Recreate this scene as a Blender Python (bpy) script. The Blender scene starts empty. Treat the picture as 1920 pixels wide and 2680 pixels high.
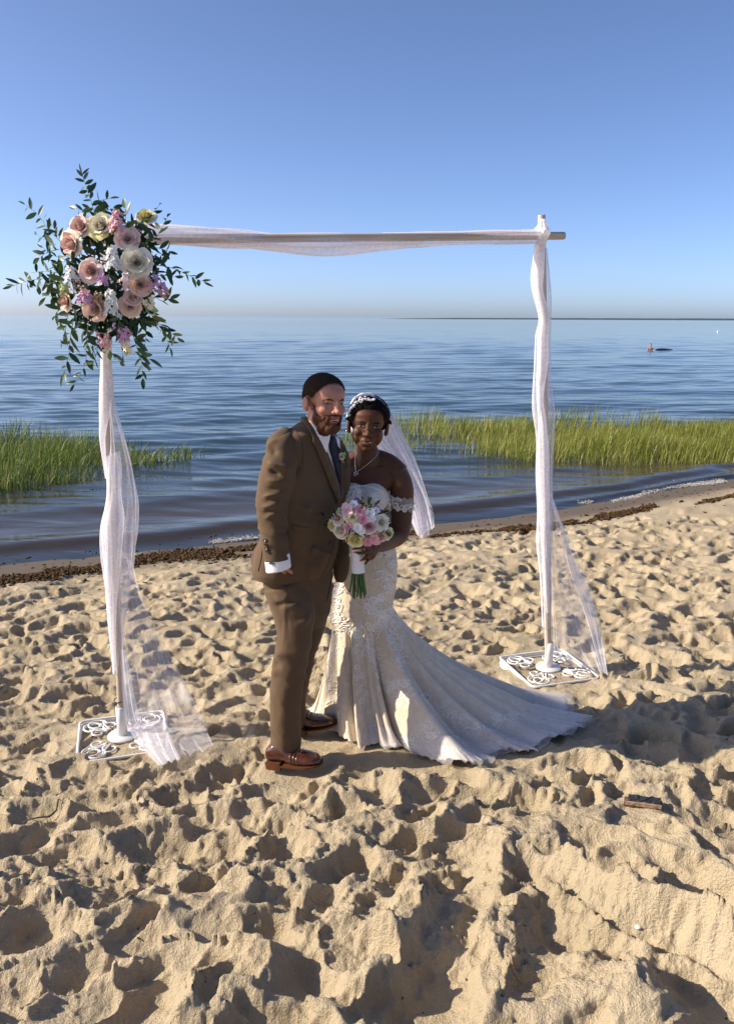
import bpy, bmesh, math, random
import numpy as np
from mathutils import Vector, Matrix, Euler, Quaternion
from mathutils.bvhtree import BVHTree

random.seed(7)
RNG = np.random.default_rng(11)
SC = bpy.context.scene
COL = SC.collection
R = math.radians

# ------------------------------------------------------------------ camera
CAM_Z, PITCH, ROLL, FPX = 2.05, R(13.64), R(0.25), 2086.6   # focal length in pixels of the 1920x2680 frame
_f = Vector((0, math.cos(PITCH), -math.sin(PITCH)))
_r0 = Vector((1, 0, 0))
_u0 = Vector((0, math.sin(PITCH), math.cos(PITCH)))
_r = _r0 * math.cos(ROLL) + _u0 * math.sin(ROLL)
_u = _u0 * math.cos(ROLL) - _r0 * math.sin(ROLL)
CAM = Vector((0, 0, CAM_Z))
cam_data = bpy.data.cameras.new('camera')
cam_data.sensor_fit = 'VERTICAL'
cam_data.sensor_height = 36.0
cam_data.lens = 36.0 * FPX / 2680.0
cam_data.clip_start = 0.05
cam_data.clip_end = 60000
cam = bpy.data.objects.new('camera', cam_data)
COL.objects.link(cam)
cam.matrix_world = Matrix(((_r.x, _u.x, -_f.x, 0), (_r.y, _u.y, -_f.y, 0), (_r.z, _u.z, -_f.z, CAM_Z), (0, 0, 0, 1)))
SC.camera = cam

# ------------------------------------------------------------------ sky, sun, exposure
SUN_EL = R(30)
SUN_DIR = Vector((-math.cos(SUN_EL) * math.cos(R(-2)), math.cos(SUN_EL) * math.sin(R(-2)), math.sin(SUN_EL)))   # towards the sun
world = bpy.data.worlds.new('World')
SC.world = world
world.use_nodes = True
wn = world.node_tree
wn.nodes.clear()
wo = wn.nodes.new('ShaderNodeOutputWorld')
wb = wn.nodes.new('ShaderNodeBackground')
sky = wn.nodes.new('ShaderNodeTexSky')
sky.sky_type = 'NISHITA'
sky.sun_disc = False
sky.sun_elevation = SUN_EL
sky.sun_rotation = math.atan2(SUN_DIR.x, SUN_DIR.y)
sky.altitude = 0
sky.air_density = 0.5
sky.dust_density = 1.0
sky.ozone_density = 4.5
wb.inputs['Strength'].default_value = 0.136
wt = wn.nodes.new('ShaderNodeMix'); wt.data_type = 'RGBA'; wt.blend_type = 'MULTIPLY'; wt.inputs[0].default_value = 1; wt.inputs[7].default_value = (1.12, 1.04, 1.03, 1)
wn.links.new(sky.outputs[0], wt.inputs[6]); wn.links.new(wt.outputs[2], wb.inputs[0])
wn.links.new(wb.outputs[0], wo.inputs[0])
sun_data = bpy.data.lights.new('sun', 'SUN')
sun_data.energy = 5.0
sun_data.angle = R(0.5)
sun_data.color = (1.0, 0.90, 0.74)
sun = bpy.data.objects.new('sun', sun_data)
COL.objects.link(sun)
sun.rotation_euler = SUN_DIR.to_track_quat('Z', 'Y').to_euler()
sun.location = (0, 0, 30)
SC.view_settings.view_transform = 'Standard'
SC.view_settings.look = 'None'
SC.view_settings.exposure = 0.62
SC.view_settings.gamma = 1.0
SC.view_settings.use_curve_mapping = False
SC.cycles.use_denoising = True
SC.cycles.max_bounces = 8
SC.cycles.transparent_max_bounces = 24
SC.cycles.caustics_reflective = False
SC.cycles.caustics_refractive = False

# ------------------------------------------------------------------ helpers
def ray(s, t):
    """world direction through pixel (s, t) of the 1920x2680 photograph, unit depth along the view axis"""
    return _f + _r * ((s - 960.0) / FPX) + _u * ((1340.0 - t) / FPX)
def P(s, t, y):
    d = ray(s, t)
    return CAM + d * (y / d.y)
def PZ(s, t, z):
    d = ray(s, t)
    return CAM + d * ((z - CAM_Z) / d.z)
def pxm(p):
    """metres per photograph pixel at world point p"""
    return (p - CAM).dot(_f) / FPX
def proj(p):
    v = Vector(p) - CAM
    k = v.dot(_f)
    return 960 + FPX * v.dot(_r) / k, 1340 - FPX * v.dot(_u) / k

SHORE = R(21.5)
QN = (-math.sin(SHORE), math.cos(SHORE))
PQ = np.array([-40, -6, 0, 1.5, 3.0, 3.9, 5.5, 7.5, 8.6, 9.6, 12, 20, 60, 30000], float)
PZV = np.array([1.3, .95, .46, .25, .04, -.05, -.19, -.335, -.415, -.52, -.75, -1.2, -3, -6], float)
WATER = -0.42
def qof(x, y):
    """distance along the seaward direction; the shore bends away a little on the right"""
    return x * QN[0] + y * QN[1] - .25 * np.log1p(np.exp(np.clip((np.asarray(x, float) - 2.2) * 2, -40, 8))) / 2
def gbase(x, y):
    q = qof(x, y)
    return (np.interp(q - .35, PQ, PZV) + np.interp(q, PQ, PZV) + np.interp(q + .35, PQ, PZV)) / 3
def PG(s, t, dz=0.0):
    """where the ray through a pixel meets the beach"""
    d = ray(s, t)
    k = 2.0
    for _ in range(60):
        p = CAM + d * k
        h = p.z - (float(gbase(p.x, p.y)) + dz)
        k += h / max(0.12, -d.z + 0.06)
    return CAM + d * k

def _hash(ix, iy, seed):
    h = (ix.astype(np.int64) * 374761393 + iy.astype(np.int64) * 668265263 + seed * 974634777) & 0xFFFFFFFF
    h = ((h ^ (h >> 13)) * 1274126177) & 0xFFFFFFFF
    h = (h ^ (h >> 16)) & 0xFFFFFFFF
    return h / 4294967295.0
def vnoise(x, y, seed=0):
    ix, iy = np.floor(x), np.floor(y)
    fx, fy = x - ix, y - iy
    fx = fx * fx * fx * (fx * (fx * 6 - 15) + 10)
    fy = fy * fy * fy * (fy * (fy * 6 - 15) + 10)
    a = _hash(ix, iy, seed); b = _hash(ix + 1, iy, seed)
    c = _hash(ix, iy + 1, seed); d = _hash(ix + 1, iy + 1, seed)
    return (a + (b - a) * fx) * (1 - fy) + (c + (d - c) * fx) * fy - .5
def fbm(x, y, octaves=4, seed=0, gain=.5):
    v = 0; a = 1.0
    for k in range(octaves):
        v = v + a * vnoise(x * 2 ** k + 17.3 * k, y * 2 ** k - 9.1 * k, seed + k)
        a *= gain
    return v

def link(o, parent=None):
    COL.objects.link(o)
    if parent is not None:
        o.parent = parent
    return o
def mesh_obj(name, verts, faces, mat, parent=None, smooth=True):
    me = bpy.data.meshes.new(name)
    me.from_pydata([tuple(v) for v in verts], [], [tuple(f) for f in faces])
    if smooth:
        me.polygons.foreach_set('use_smooth', [True] * len(me.polygons))
    me.update()
    o = bpy.data.objects.new(name, me)
    if mat: me.materials.append(mat)
    return link(o, parent)
def grid_obj(name, V, mat, parent=None, closed_u=False, smooth=True):
    """V: rows x cols x 3 array"""
    n, m = V.shape[:2]
    idx = np.arange(n * m).reshape(n, m)
    if closed_u:
        a = idx[:-1, :]; b = np.roll(idx, -1, 1)[:-1, :]; c = np.roll(idx, -1, 1)[1:, :]; d = idx[1:, :]
    else:
        a = idx[:-1, :-1]; b = idx[:-1, 1:]; c = idx[1:, 1:]; d = idx[1:, :-1]
    F = np.stack([a, b, c, d], -1).reshape(-1, 4)
    me = bpy.data.meshes.new(name)
    me.vertices.add(n * m)
    me.vertices.foreach_set('co', np.ascontiguousarray(V.reshape(-1), dtype=np.float32))
    me.loops.add(F.size)
    me.loops.foreach_set('vertex_index', F.reshape(-1).astype(np.int32))
    me.polygons.add(len(F))
    me.polygons.foreach_set('loop_start', np.arange(0, F.size, 4, dtype=np.int32))
    me.polygons.foreach_set('loop_total', np.full(len(F), 4, dtype=np.int32))
    me.update(calc_edges=True)
    me.validate()
    if smooth:
        me.polygons.foreach_set('use_smooth', np.ones(len(me.polygons), dtype=bool))
    o = bpy.data.objects.new(name, me)
    if mat: me.materials.append(mat)
    return link(o, parent)
def tri_soup(name, V, F, mat, parent=None, smooth=False):
    """V: n x 3, F: m x 3 numpy arrays"""
    me = bpy.data.meshes.new(name)
    me.vertices.add(len(V)); me.vertices.foreach_set('co', np.ascontiguousarray(V, dtype=np.float32).reshape(-1))
    k = F.shape[1]
    me.loops.add(F.size); me.loops.foreach_set('vertex_index', np.ascontiguousarray(F, dtype=np.int32).reshape(-1))
    me.polygons.add(len(F))
    me.polygons.foreach_set('loop_start', np.arange(0, F.size, k, dtype=np.int32))
    me.polygons.foreach_set('loop_total', np.full(len(F), k, dtype=np.int32))
    me.update(calc_edges=True)
    if smooth:
        me.polygons.foreach_set('use_smooth', np.ones(len(me.polygons), dtype=bool))
    o = bpy.data.objects.new(name, me)
    if mat: me.materials.append(mat)
    return link(o, parent)
def attr(o, name, values):
    a = o.data.attributes.new(name, 'FLOAT', 'POINT')
    a.data.foreach_set('value', np.ascontiguousarray(values, dtype=np.float32))
def tag(o, label=None, cat=None, group=None, kind=None):
    if label: o['label'] = label
    if cat: o['category'] = cat
    if group: o['group'] = group
    if kind: o['kind'] = kind
    return o
def empty(name, loc=(0, 0, 0)):
    o = bpy.data.objects.new(name, None)
    o.empty_display_size = .1
    COL.objects.link(o)
    o.location = loc
    return o
def adopt(root, *obs):
    """parent world-space built pieces to an Empty (or thing) without moving them"""
    for o in obs:
        o.parent = root
        o.matrix_parent_inverse = world_of(root).inverted()
def world_of(o):
    m = o.matrix_basis.copy()
    if o.parent is not None:
        m = world_of(o.parent) @ o.matrix_parent_inverse @ m
    return m

class Mat:
    def __init__(self, name):
        self.m = bpy.data.materials.new(name)
        self.m.use_nodes = True
        self.t = self.m.node_tree
        self.b = self.t.nodes['Principled BSDF']
        self.out = self.t.nodes['Material Output']
    def n(self, kind, **kw):
        x = self.t.nodes.new(kind)
        for k, v in kw.items():
            if k.startswith('i_'):
                key = k[2:]
                key = int(key) if key.isdigit() else key.replace('_', ' ')
                x.inputs[key].default_value = v
            else:
                setattr(x, k, v)
        return x
    def l(self, a, b): self.t.links.new(a, b)
    def ramp(self, fac, stops):
        r = self.n('ShaderNodeValToRGB')
        while len(r.color_ramp.elements) < len(stops): r.color_ramp.elements.new(.5)
        for e, (p, c) in zip(r.color_ramp.elements, stops):
            e.position = p; e.color = tuple(c) + (1,) if len(c) == 3 else c
        self.l(fac, r.inputs[0])
        return r.outputs[0]
    def noise(self, scale, detail=3, rough=.5, coord=None, dist=0.0):
        x = self.n('ShaderNodeTexNoise', i_Scale=scale, i_Detail=detail, i_Roughness=rough, i_Distortion=dist)
        if coord is None: coord = self.n('ShaderNodeTexCoord').outputs['Object']
        self.l(coord, x.inputs['Vector'])
        return x.outputs[0]
    def bump(self, h, strength=.3, dist=.01, normal=None):
        b = self.n('ShaderNodeBump', i_Strength=strength, i_Distance=dist)
        self.l(h, b.inputs['Height'])
        if normal is not None: self.l(normal, b.inputs['Normal'])
        self.l(b.outputs[0], self.b.inputs['Normal'])
        return b.outputs[0]
    def mixc(self, fac, a, b, blend='MIX'):
        x = self.n('ShaderNodeMix', data_type='RGBA', blend_type=blend)
        for s, v in ((0, fac), (6, a), (7, b)):
            if hasattr(v, 'links'): self.l(v, x.inputs[s])
            elif s == 0: x.inputs[0].default_value = v
            else: x.inputs[s].default_value = tuple(v) + (1,)
        return x.outputs[2]
def simple(name, col, rough=.6, spec=.3, var=.12, scale=30, bump=0.0, bscale=200, sub=0.0, trans=None, coat=0.0, metal=0.0):
    M = Mat(name)
    f = M.noise(scale, 3)
    lo = [max(0, c * (1 - var)) for c in col]; hi = [min(1, c * (1 + var)) for c in col]
    c = M.ramp(f, [(.3, lo), (.7, hi)])
    M.l(c, M.b.inputs['Base Color'])
    M.b.inputs['Roughness'].default_value = rough
    M.b.inputs['Specular IOR Level'].default_value = spec
    M.b.inputs['Metallic'].default_value = metal
    if coat: M.b.inputs['Coat Weight'].default_value = coat
    if sub:
        M.b.inputs['Subsurface Weight'].default_value = sub
        M.b.inputs['Subsurface Radius'].default_value = (.012, .005, .003)
        M.b.inputs['Subsurface Scale'].default_value = 1.0
    if bump: M.bump(M.noise(bscale, 3), bump, .004)
    if trans:
        tr = M.n('ShaderNodeBsdfTranslucent')
        M.l(c, tr.inputs[0])
        mx = M.n('ShaderNodeMixShader'); mx.inputs[0].default_value = trans
        M.l(M.b.outputs[0], mx.inputs[1]); M.l(tr.outputs[0], mx.inputs[2]); M.l(mx.outputs[0], M.out.inputs[0])
    return M.m

# ------------------------------------------------------------------ sand
def sand_material():
    M = Mat('sand')
    geo = M.n('ShaderNodeNewGeometry').outputs['Position']
    n1 = M.noise(1.3, 4, .6, geo)
    n2 = M.noise(420, 2, .7, geo)
    c = M.ramp(n1, [(.3, (.43, .345, .222)), (.7, (.53, .43, .29))])
    g = M.ramp(n2, [(.30, (.42, .39, .36)), (.5, (1, 1, 1)), (.75, (1.0, 1.0, 1.0))])
    c = M.mixc(.55, c, g, 'MULTIPLY')
    wet = M.n('ShaderNodeAttribute', attribute_name='wet').outputs['Fac']
    c = M.mixc(wet, c, (.125, .094, .062))
    M.l(c, M.b.inputs['Base Color'])
    rr = M.n('ShaderNodeMapRange', i_To_Min=.95, i_To_Max=.62)
    M.l(wet, rr.inputs[0]); M.l(rr.outputs[0], M.b.inputs['Roughness'])
    M.b.inputs['Specular IOR Level'].default_value = .25
    h = M.n('ShaderNodeMath', operation='ADD')
    M.l(M.noise(130, 4, .65, geo), h.inputs[0]); M.l(M.noise(38, 3, .6, geo), h.inputs[1])
    k = M.n('ShaderNodeMath', operation='MULTIPLY_ADD'); M.l(wet, k.inputs[0]); k.inputs[1].default_value = -.7; k.inputs[2].default_value = .85
    b = M.n('ShaderNodeBump', i_Distance=.016); M.l(h.outputs[0], b.inputs['Height']); M.l(k.outputs[0], b.inputs['Strength'])
    M.l(b.outputs[0], M.b.inputs['Normal'])
    return M.m

def grid_xy():
    ys = list(np.linspace(-30, 1.0, 26)); y = 1.0
    while y < 13.5:
        y += max(.0052, .0027 * y) if y < 9.8 else .012 * y
        ys.append(y)
    ys += [16, 20, 26, 36, 60, 120]
    rs = list(np.arange(-.62, .6201, .00235))
    k = .62; step = .0035
    out = []
    while k < 14:
        step *= 1.13; k += step; out.append(k)
    rs = [-v for v in out[::-1]] + rs + out
    return np.array(ys), np.array(rs)

FLAT = []      # (x, y, z or None, radius): spots trodden flat under feet, bases and the gown
def sand_relief(X, Y, ys, rs):
    q = qof(X, Y)
    dry = np.clip((8.0 - q) / .7, 0, 1)
    Hn = np.zeros_like(X)
    wx = X + .10 * fbm(X * 2.2, Y * 2.2, 3, 91) + .028 * fbm(X * 11, Y * 11, 3, 93) + .011 * fbm(X * 34, Y * 34, 2, 95); wy = Y + .10 * fbm(X * 2.2 + 40, Y * 2.2, 3, 92) + .028 * fbm(X * 11 + 30, Y * 11, 3, 94) + .011 * fbm(X * 34 + 9, Y * 34, 2, 96)
    Hn += .060 * fbm(wx * 1.25, wy * 1.25, 3, 3)
    Hn += .030 * fbm(wx * 3.6, wy * 3.6, 3, 31)
    pit = np.zeros_like(X); lip = np.zeros_like(X)
    crumb = np.clip(fbm(X * 1.9, Y * 1.9, 3, 55) * 2.6 + .62, .12, 1)
    near = np.clip((6.5 - Y) / 3, 0, 1)
    Hn += crumb * near * (.015 * fbm(X * 17, Y * 17, 4, 44, .62) + .012 * np.abs(fbm(X * 48, Y * 48, 2, 47)))
    Hn += crumb * (1 - near) * .014 * fbm(X * 14, Y * 14, 2, 49)
    # wind / drag streaks
    ang = R(-52)
    sx = X * math.cos(ang) + Y * math.sin(ang); sy = -X * math.sin(ang) + Y * math.cos(ang)
    mask = np.clip(fbm(X * 1.1 + 5, Y * 1.1, 2, 71) * 3 + .1, 0, 1) * (1 - crumb * .7)
    Hn += mask * .008 * vnoise(sx * 2.0, sy * 38, 72)
    def stamp(x, y, ang, a, b, depth, rim, power=1.6, seed=0):
        i0 = np.searchsorted(ys, y - 2.2 * max(a, b)); i1 = np.searchsorted(ys, y + 2.2 * max(a, b))
        if i1 <= i0: return
        yy = max(y - 2 * a, 1.0)
        j0 = np.searchsorted(rs, min((x - 2.2 * max(a, b)) / max(ys[i0], 1), (x - 2.2 * max(a, b)) / ys[min(i1, len(ys) - 1)]))
        j1 = np.searchsorted(rs, max((x + 2.2 * max(a, b)) / max(ys[i0], 1), (x + 2.2 * max(a, b)) / ys[min(i1, len(ys) - 1)]))
        if j1 <= j0: return
        xs = wx[i0:i1, j0:j1] - x; yy = wy[i0:i1, j0:j1] - y
        u = xs * math.cos(ang) + yy * math.sin(ang); v = -xs * math.sin(ang) + yy * math.cos(ang)
        r2 = (u / a) ** 2 + (v / b) ** 2
        r = np.sqrt(r2)
        lop = 1 + .5 * (u / a) * np.exp(-r2 * .5)
        if depth < 0:
            Hn[i0:i1, j0:j1] -= depth * np.exp(-r2 ** power); return
        pit[i0:i1, j0:j1] = np.minimum(pit[i0:i1, j0:j1], -depth * np.exp(-r2 ** power) * np.clip(1 + .4 * u / a, .3, 1.7))
        lip[i0:i1, j0:j1] = np.maximum(lip[i0:i1, j0:j1], rim * lop * np.exp(-((r - 1.4) / .33) ** 2))
    rr = random.Random(5)
    n = 0
    while n < 3400:
        y = 1.2 + 8.2 * rr.random() ** .9
        x = (rr.random() * 2 - 1) * (.66 * y + .3)
        if qof(x, y) > 7.9 or qof(x, y) < 1.0: continue
        if y < 3.2 and rr.random() < .35: continue
        if y < 3.3 and x > .32 + .10 * (y - 1.7) and rr.random() < .08: continue
        n += 1
        a = rr.uniform(.045, .115) * (1.0 if y > 3.4 else 1.0); b = a * rr.uniform(.42, .75)
        dp = a * rr.uniform(.3, .75) * (1.0 if y < 6 else .85)
        stamp(x, y, rr.gauss(R(15), .7), a, b, dp, dp * rr.uniform(.12, .38), rr.choice((1.3, 2.0, 3.0)))
    # the larger pits, troughs and ridges of the foreground, where the photograph shows them
    for s, t, w, l, an, dp in ((437, 2215, .11, .15, 20, .13), (700, 2430, .08, .10, 0, .10), (400, 2600, .13, .17, 60, .14),
                               (230, 2580, .10, .12, 0, .08), (1090, 2130, .09, .06, 0, .10), (1200, 2170, .10, .07, 10, .09),
                               (1180, 2420, .34, .085, 68, .13), (1130, 2600, .26, .10, 80, .15), (1430, 2250, .12, .08, -40, .09),
                               (1580, 2410, .36, .055, -54, .12), (1790, 2440, .36, .06, -54, .12), (1500, 2540, .10, .07, 20, .09), (1700, 2600, .12, .07, 10, .08), (1400, 2330, .07, .05, 0, .07), (1530, 2260, .09, .05, -30, .07), (1350, 2560, .10, .06, 30, .08), (1880, 2330, .30, .07, -48, .11),
                               (1430, 2490, .10, .16, 60, .10), (555, 2520, .07, .07, 0, .10), (90, 2210, .12, .09, 30, .10),
                               (60, 2420, .12, .10, 0, .10), (740, 2260, .08, .06, 0, .08), (1240, 2240, .14, .09, 20, .08),
                               (1860, 2100, .12, .08, -50, .09), (880, 2120, .10, .07, 20, .08), (640, 2130, .10, .06, 20, .07),
                               (250, 2060, .24, .07, 10, .08), (560, 2220, .14, .12, 30, .09), (830, 2540, .13, .10, 10, .10),
                               (1660, 2170, .08, .06, -30, .07), (1480, 2010, .12, .05, 0, .08), (1010, 2090, .06, .05, 0, .06)):
        p = PG(s, t)
        stamp(p.x, p.y, R(an), l if w < l else w, w if w < l else l, dp * .8, dp * .22, 2.0)
    for s, t, l, w, an, h in ((1480, 2350, .40, .075, -56, .085), (1690, 2430, .46, .08, -56, .09), (1870, 2520, .40, .08, -52, .08), (1580, 2590, .30, .07, -54, .07), (1250, 2330, .30, .07, 50, .08),
                              (1040, 2420, .20, .16, 20, .06), (620, 2330, .25, .09, 10, .06), (350, 2370, .20, .13, 0, .06),
                              (1000, 2060, .30, .09, 5, .05), (1300, 2040, .26, .09, 0, .05), (120, 2320, .2, .12, 0, .05),
                              (1560, 2620, .25, .18, -50, .06), (620, 2570, .2, .14, 0, .06)):
        p = PG(s, t)
        stamp(p.x, p.y, R(an), l, w, -h, 0, 1.0)
    Hn += pit + lip * (pit > -.012)* .8 + lip * .2
    Hn *= dry
    # smooth swash zone with tiny ripples, lumpy weed line
    Hn += (1 - dry) * .006 * fbm(X * 3, Y * 3, 3, 61)
    Zs = gbase(X, Y) + Hn
    for x, y, z, r in FLAT:
        d = np.hypot(X - x, Y - y)
        k = np.clip(1.6 - d / r, 0, 1); k = k * k * (3 - 2 * k)
        zt = (gbase(X, Y) if z is None else z) + .25 * Hn * (1 if z is None else .3)
        Zs = Zs * (1 - k) + zt * k
    return Zs
FEET = [(-.335, 3.335, .0, .17), (-.235, 3.68, .0, .15)]
def build_sand():
    ys, rs = grid_xy()
    Y = np.repeat(ys[:, None], len(rs), 1)
    X = np.clip(ys, 1.0, 1e9)[:, None] * rs[None, :]
    Z = sand_relief(X, Y, ys, rs)
    o = grid_obj('beach_sand', np.stack([X, Y, Z], -1), sand_material())
    q = qof(X, Y) + .12 * fbm(X * 1.6, Y * 1.6, 3, 8)
    attr(o, 'wet', np.clip((q - 7.55) / .55, 0, 1).reshape(-1))
    tag(o, kind='structure')
    zz = Z
    def height(x, y):
        i = int(np.clip(np.searchsorted(ys, y) - 1, 0, len(ys) - 2)); k = (y - ys[i]) / (ys[i + 1] - ys[i])
        r = x / max(1.0, y)
        j = int(np.clip(np.searchsorted(rs, r) - 1, 0, len(rs) - 2)); w = (r - rs[j]) / (rs[j + 1] - rs[j])
        return float((zz[i, j] * (1 - w) + zz[i, j + 1] * w) * (1 - k) + (zz[i + 1, j] * (1 - w) + zz[i + 1, j + 1] * w) * k)
    return o, height

def water_material():
    M = Mat('sea_water')
    geo = M.n('ShaderNodeNewGeometry').outputs['Position']
    dep = M.n('ShaderNodeAttribute', attribute_name='depth').outputs['Fac']
    mp = M.n('ShaderNodeMapping'); mp.inputs['Scale'].default_value = (.38, 1, 1); mp.inputs['Rotation'].default_value = (0, 0, R(-14)); M.l(geo, mp.inputs[0])
    v = mp.outputs[0]
    col = M.ramp(dep, [(.0, (.085, .06, .035)), (.25, (.035, .032, .026)), (.55, (.020, .036, .042)), (1, (.032, .060, .074))])
    # bottom weed showing through the shallows
    dif = M.n('ShaderNodeBsdfDiffuse'); M.l(col, dif.inputs[0])
    tr = M.n('ShaderNodeBsdfTransparent'); tr.inputs[0].default_value = (.82, .80, .72, 1)
    thin = M.n('ShaderNodeMapRange', i_From_Min=0.0, i_From_Max=.16, i_To_Min=.85, i_To_Max=0.0); M.l(dep, thin.inputs[0])
    body = M.n('ShaderNodeMixShader'); M.l(thin.outputs[0], body.inputs[0]); M.l(dif.outputs[0], body.inputs[1]); M.l(tr.outputs[0], body.inputs[2])
    n1 = M.noise(7.5, 3, .55, v, .4); n2 = M.noise(1.9, 4, .55, v, .6); n3 = M.noise(.42, 4, .6, v, .6); n4 = M.noise(.07, 4, .6, v, .5)
    dist = M.n('ShaderNodeCameraData').outputs['View Distance'] if False else None
    far = M.n('ShaderNodeAttribute', attribute_name='farness').outputs['Fac']
    def sc(h, k0, k1):
        x = M.n('ShaderNodeMapRange', i_To_Min=k0, i_To_Max=k1); M.l(far, x.inputs[0])
        m = M.n('ShaderNodeMath', operation='MULTIPLY'); M.l(h, m.inputs[0]); M.l(x.outputs[0], m.inputs[1]); return m.outputs[0]
    def add(a, b):
        m = M.n('ShaderNodeMath', operation='ADD'); M.l(a, m.inputs[0]); M.l(b, m.inputs[1]); return m.outputs[0]
    h = add(add(sc(n1, .0028, .0), sc(n2, .017, .008)), add(sc(n3, .022, .055), sc(n4, .0, .20)))
    b = M.n('ShaderNodeBump', i_Strength=1.0, i_Distance=1.0); M.l(h, b.inputs['Height'])
    gl = M.n('ShaderNodeBsdfGlossy'); gl.inputs['Roughness'].default_value = .09; M.l(b.outputs[0], gl.inputs['Normal'])
    gl.inputs['Color'].default_value = (1, .965, .90, 1)
    fr = M.n('ShaderNodeFresnel', i_IOR=1.33); M.l(b.outputs[0], fr.inputs['Normal'])
    mx = M.n('ShaderNodeMixShader'); M.l(fr.outputs[0], mx.inputs[0]); M.l(body.outputs[0], mx.inputs[1]); M.l(gl.outputs[0], mx.inputs[2])
    M.l(mx.outputs[0], M.out.inputs[0])
    return M.m

def build_sea():
    ys = [2.0, 4.0]; y = 5.0
    while y < 26000:
        ys.append(y); y += .0045 * y if y < 90 else (.012 * y if y < 400 else .06 * y)
    ys.append(y)
    ys = np.array(ys)
    rs = list(np.arange(-.62, .6201, .006)); k = .62; st = .008; out = []
    while k < 9: st *= 1.25; k += st; out.append(k)
    rs = np.array([-a for a in out[::-1]] + rs + out)
    Y = np.repeat(ys[:, None], len(rs), 1); X = Y * rs[None, :]
    q = qof(X, Y)
    dep = np.clip(WATER - gbase(X, Y), 0, 5)
    cell = np.maximum(Y * .006, .02)
    Z = np.zeros_like(X)
    rr = random.Random(3)
    grow = np.clip((q - 8.5) / 4, .12, 1)
    for k in range(34):
        L = 10 ** rr.uniform(-.45, .78)
        a = R(rr.gauss(96, 16)); kk = 2 * math.pi / L
        amp = .0030 * L ** .62 * rr.uniform(.6, 1.3)
        fade = np.clip(L / (2.2 * cell) - .8, 0, 1)
        ph = kk * (X * math.cos(a) + Y * math.sin(a)) + rr.uniform(0, 6.28) + 2.2 * fbm(X * .35 / L ** .5, Y * .35 / L ** .5, 2, 100 + k)
        Z += amp * fade * np.sin(ph) * grow
    # two low swells lying in along the shore and the little breaker at its edge
    line = q + .22 * fbm(X * .5, Y * .5, 2, 5) + .10 * fbm(X * 1.7, Y * 1.7, 2, 6)
    for qc, w, h in ((11.0, .60, .040), (9.35, .30, .045), (14.2, .7, .030)):
        u = (line - qc) / w
        Z += h * np.exp(-np.where(u < 0, (u * 1.5) ** 2, (u * .8) ** 2))
    Z += .012 * np.clip((X - 1.5) / 3, 0, 1) * np.exp(-((line - 8.85) / .13) ** 2) * 3
    Z *= np.clip((q - 7.6) / .9, 0, 1)
    o = grid_obj('sea', np.stack([X, Y, Z + WATER], -1), water_material())
    attr(o, 'depth', np.clip(dep / .9, 0, 1).reshape(-1))
    attr(o, 'farness', np.clip(np.log10(np.maximum(Y, 1) / 14) / 1.2, 0, 1).reshape(-1))
    tag(o, kind='structure')
    return o

def blades(name, pts, hmin, hmax, mat, seed, w=.006, lean=.25, drift=(0, 0), droop=.0):
    """each point grows one bent, tapering blade"""
    rr = np.random.default_rng(seed)
    n = len(pts)
    pts = np.asarray(pts, float)
    h = rr.uniform(hmin, hmax, n) * pts[:, 3] if pts.shape[1] > 3 else rr.uniform(hmin, hmax, n)
    az = rr.uniform(0, 2 * np.pi, n); ln = np.abs(rr.normal(0, lean, n))
    dx = np.cos(az) * ln + drift[0]; dy = np.sin(az) * ln + drift[1]
    fa = rr.uniform(-.9, .9, n)
    wx, wy = np.cos(fa) * w, np.sin(fa) * w
    V = []; 
    for k, (f, ww) in enumerate(((0, 1), (.4, .9), (.75, .6), (1, .05))):
        b = f + droop * f * f * ln * 0
        cx = pts[:, 0] + dx * h * f * f; cy = pts[:, 1] + dy * h * f * f
        cz = pts[:, 2] + h * (f - .35 * f * f * np.minimum(ln + abs(drift[0]), 1.2))
        V.append(np.stack([cx - wx * ww, cy - wy * ww, cz], -1)); V.append(np.stack([cx + wx * ww, cy + wy * ww, cz], -1))
    V = np.stack(V, 1)
    base = np.arange(n)[:, None, None] * 8
    F = (base + np.array([[0, 1, 3, 2], [2, 3, 5, 4], [4, 5, 7, 6]])[None]).reshape(-1, 4)
    o = tri_soup(name, V.reshape(-1, 3), F, mat)
    attr(o, 'tone', np.repeat(rr.random(n), 8))
    attr(o, 'up', np.tile(np.repeat(np.array([0, .4, .75, 1.0]), 2), n))
    return o
def grass_material(name, c0, c1, c2):
    M = Mat(name)
    t = M.n('ShaderNodeAttribute', attribute_name='tone').outputs['Fac']
    c = M.ramp(t, [(.0, c0), (.45, c1), (.72, c1), (.9, c2)])
    M.l(c, M.b.inputs['Base Color']); M.b.inputs['Roughness'].default_value = .45; M.b.inputs['Specular IOR Level'].default_value = .35
    tr = M.n('ShaderNodeBsdfTranslucent'); M.l(c, tr.inputs[0])
    mx = M.n('ShaderNodeMixShader'); mx.inputs[0].default_value = .42
    M.l(M.b.outputs[0], mx.inputs[1]); M.l(tr.outputs[0], mx.inputs[2]); M.l(mx.outputs[0], M.out.inputs[0])
    return M.m

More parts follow.
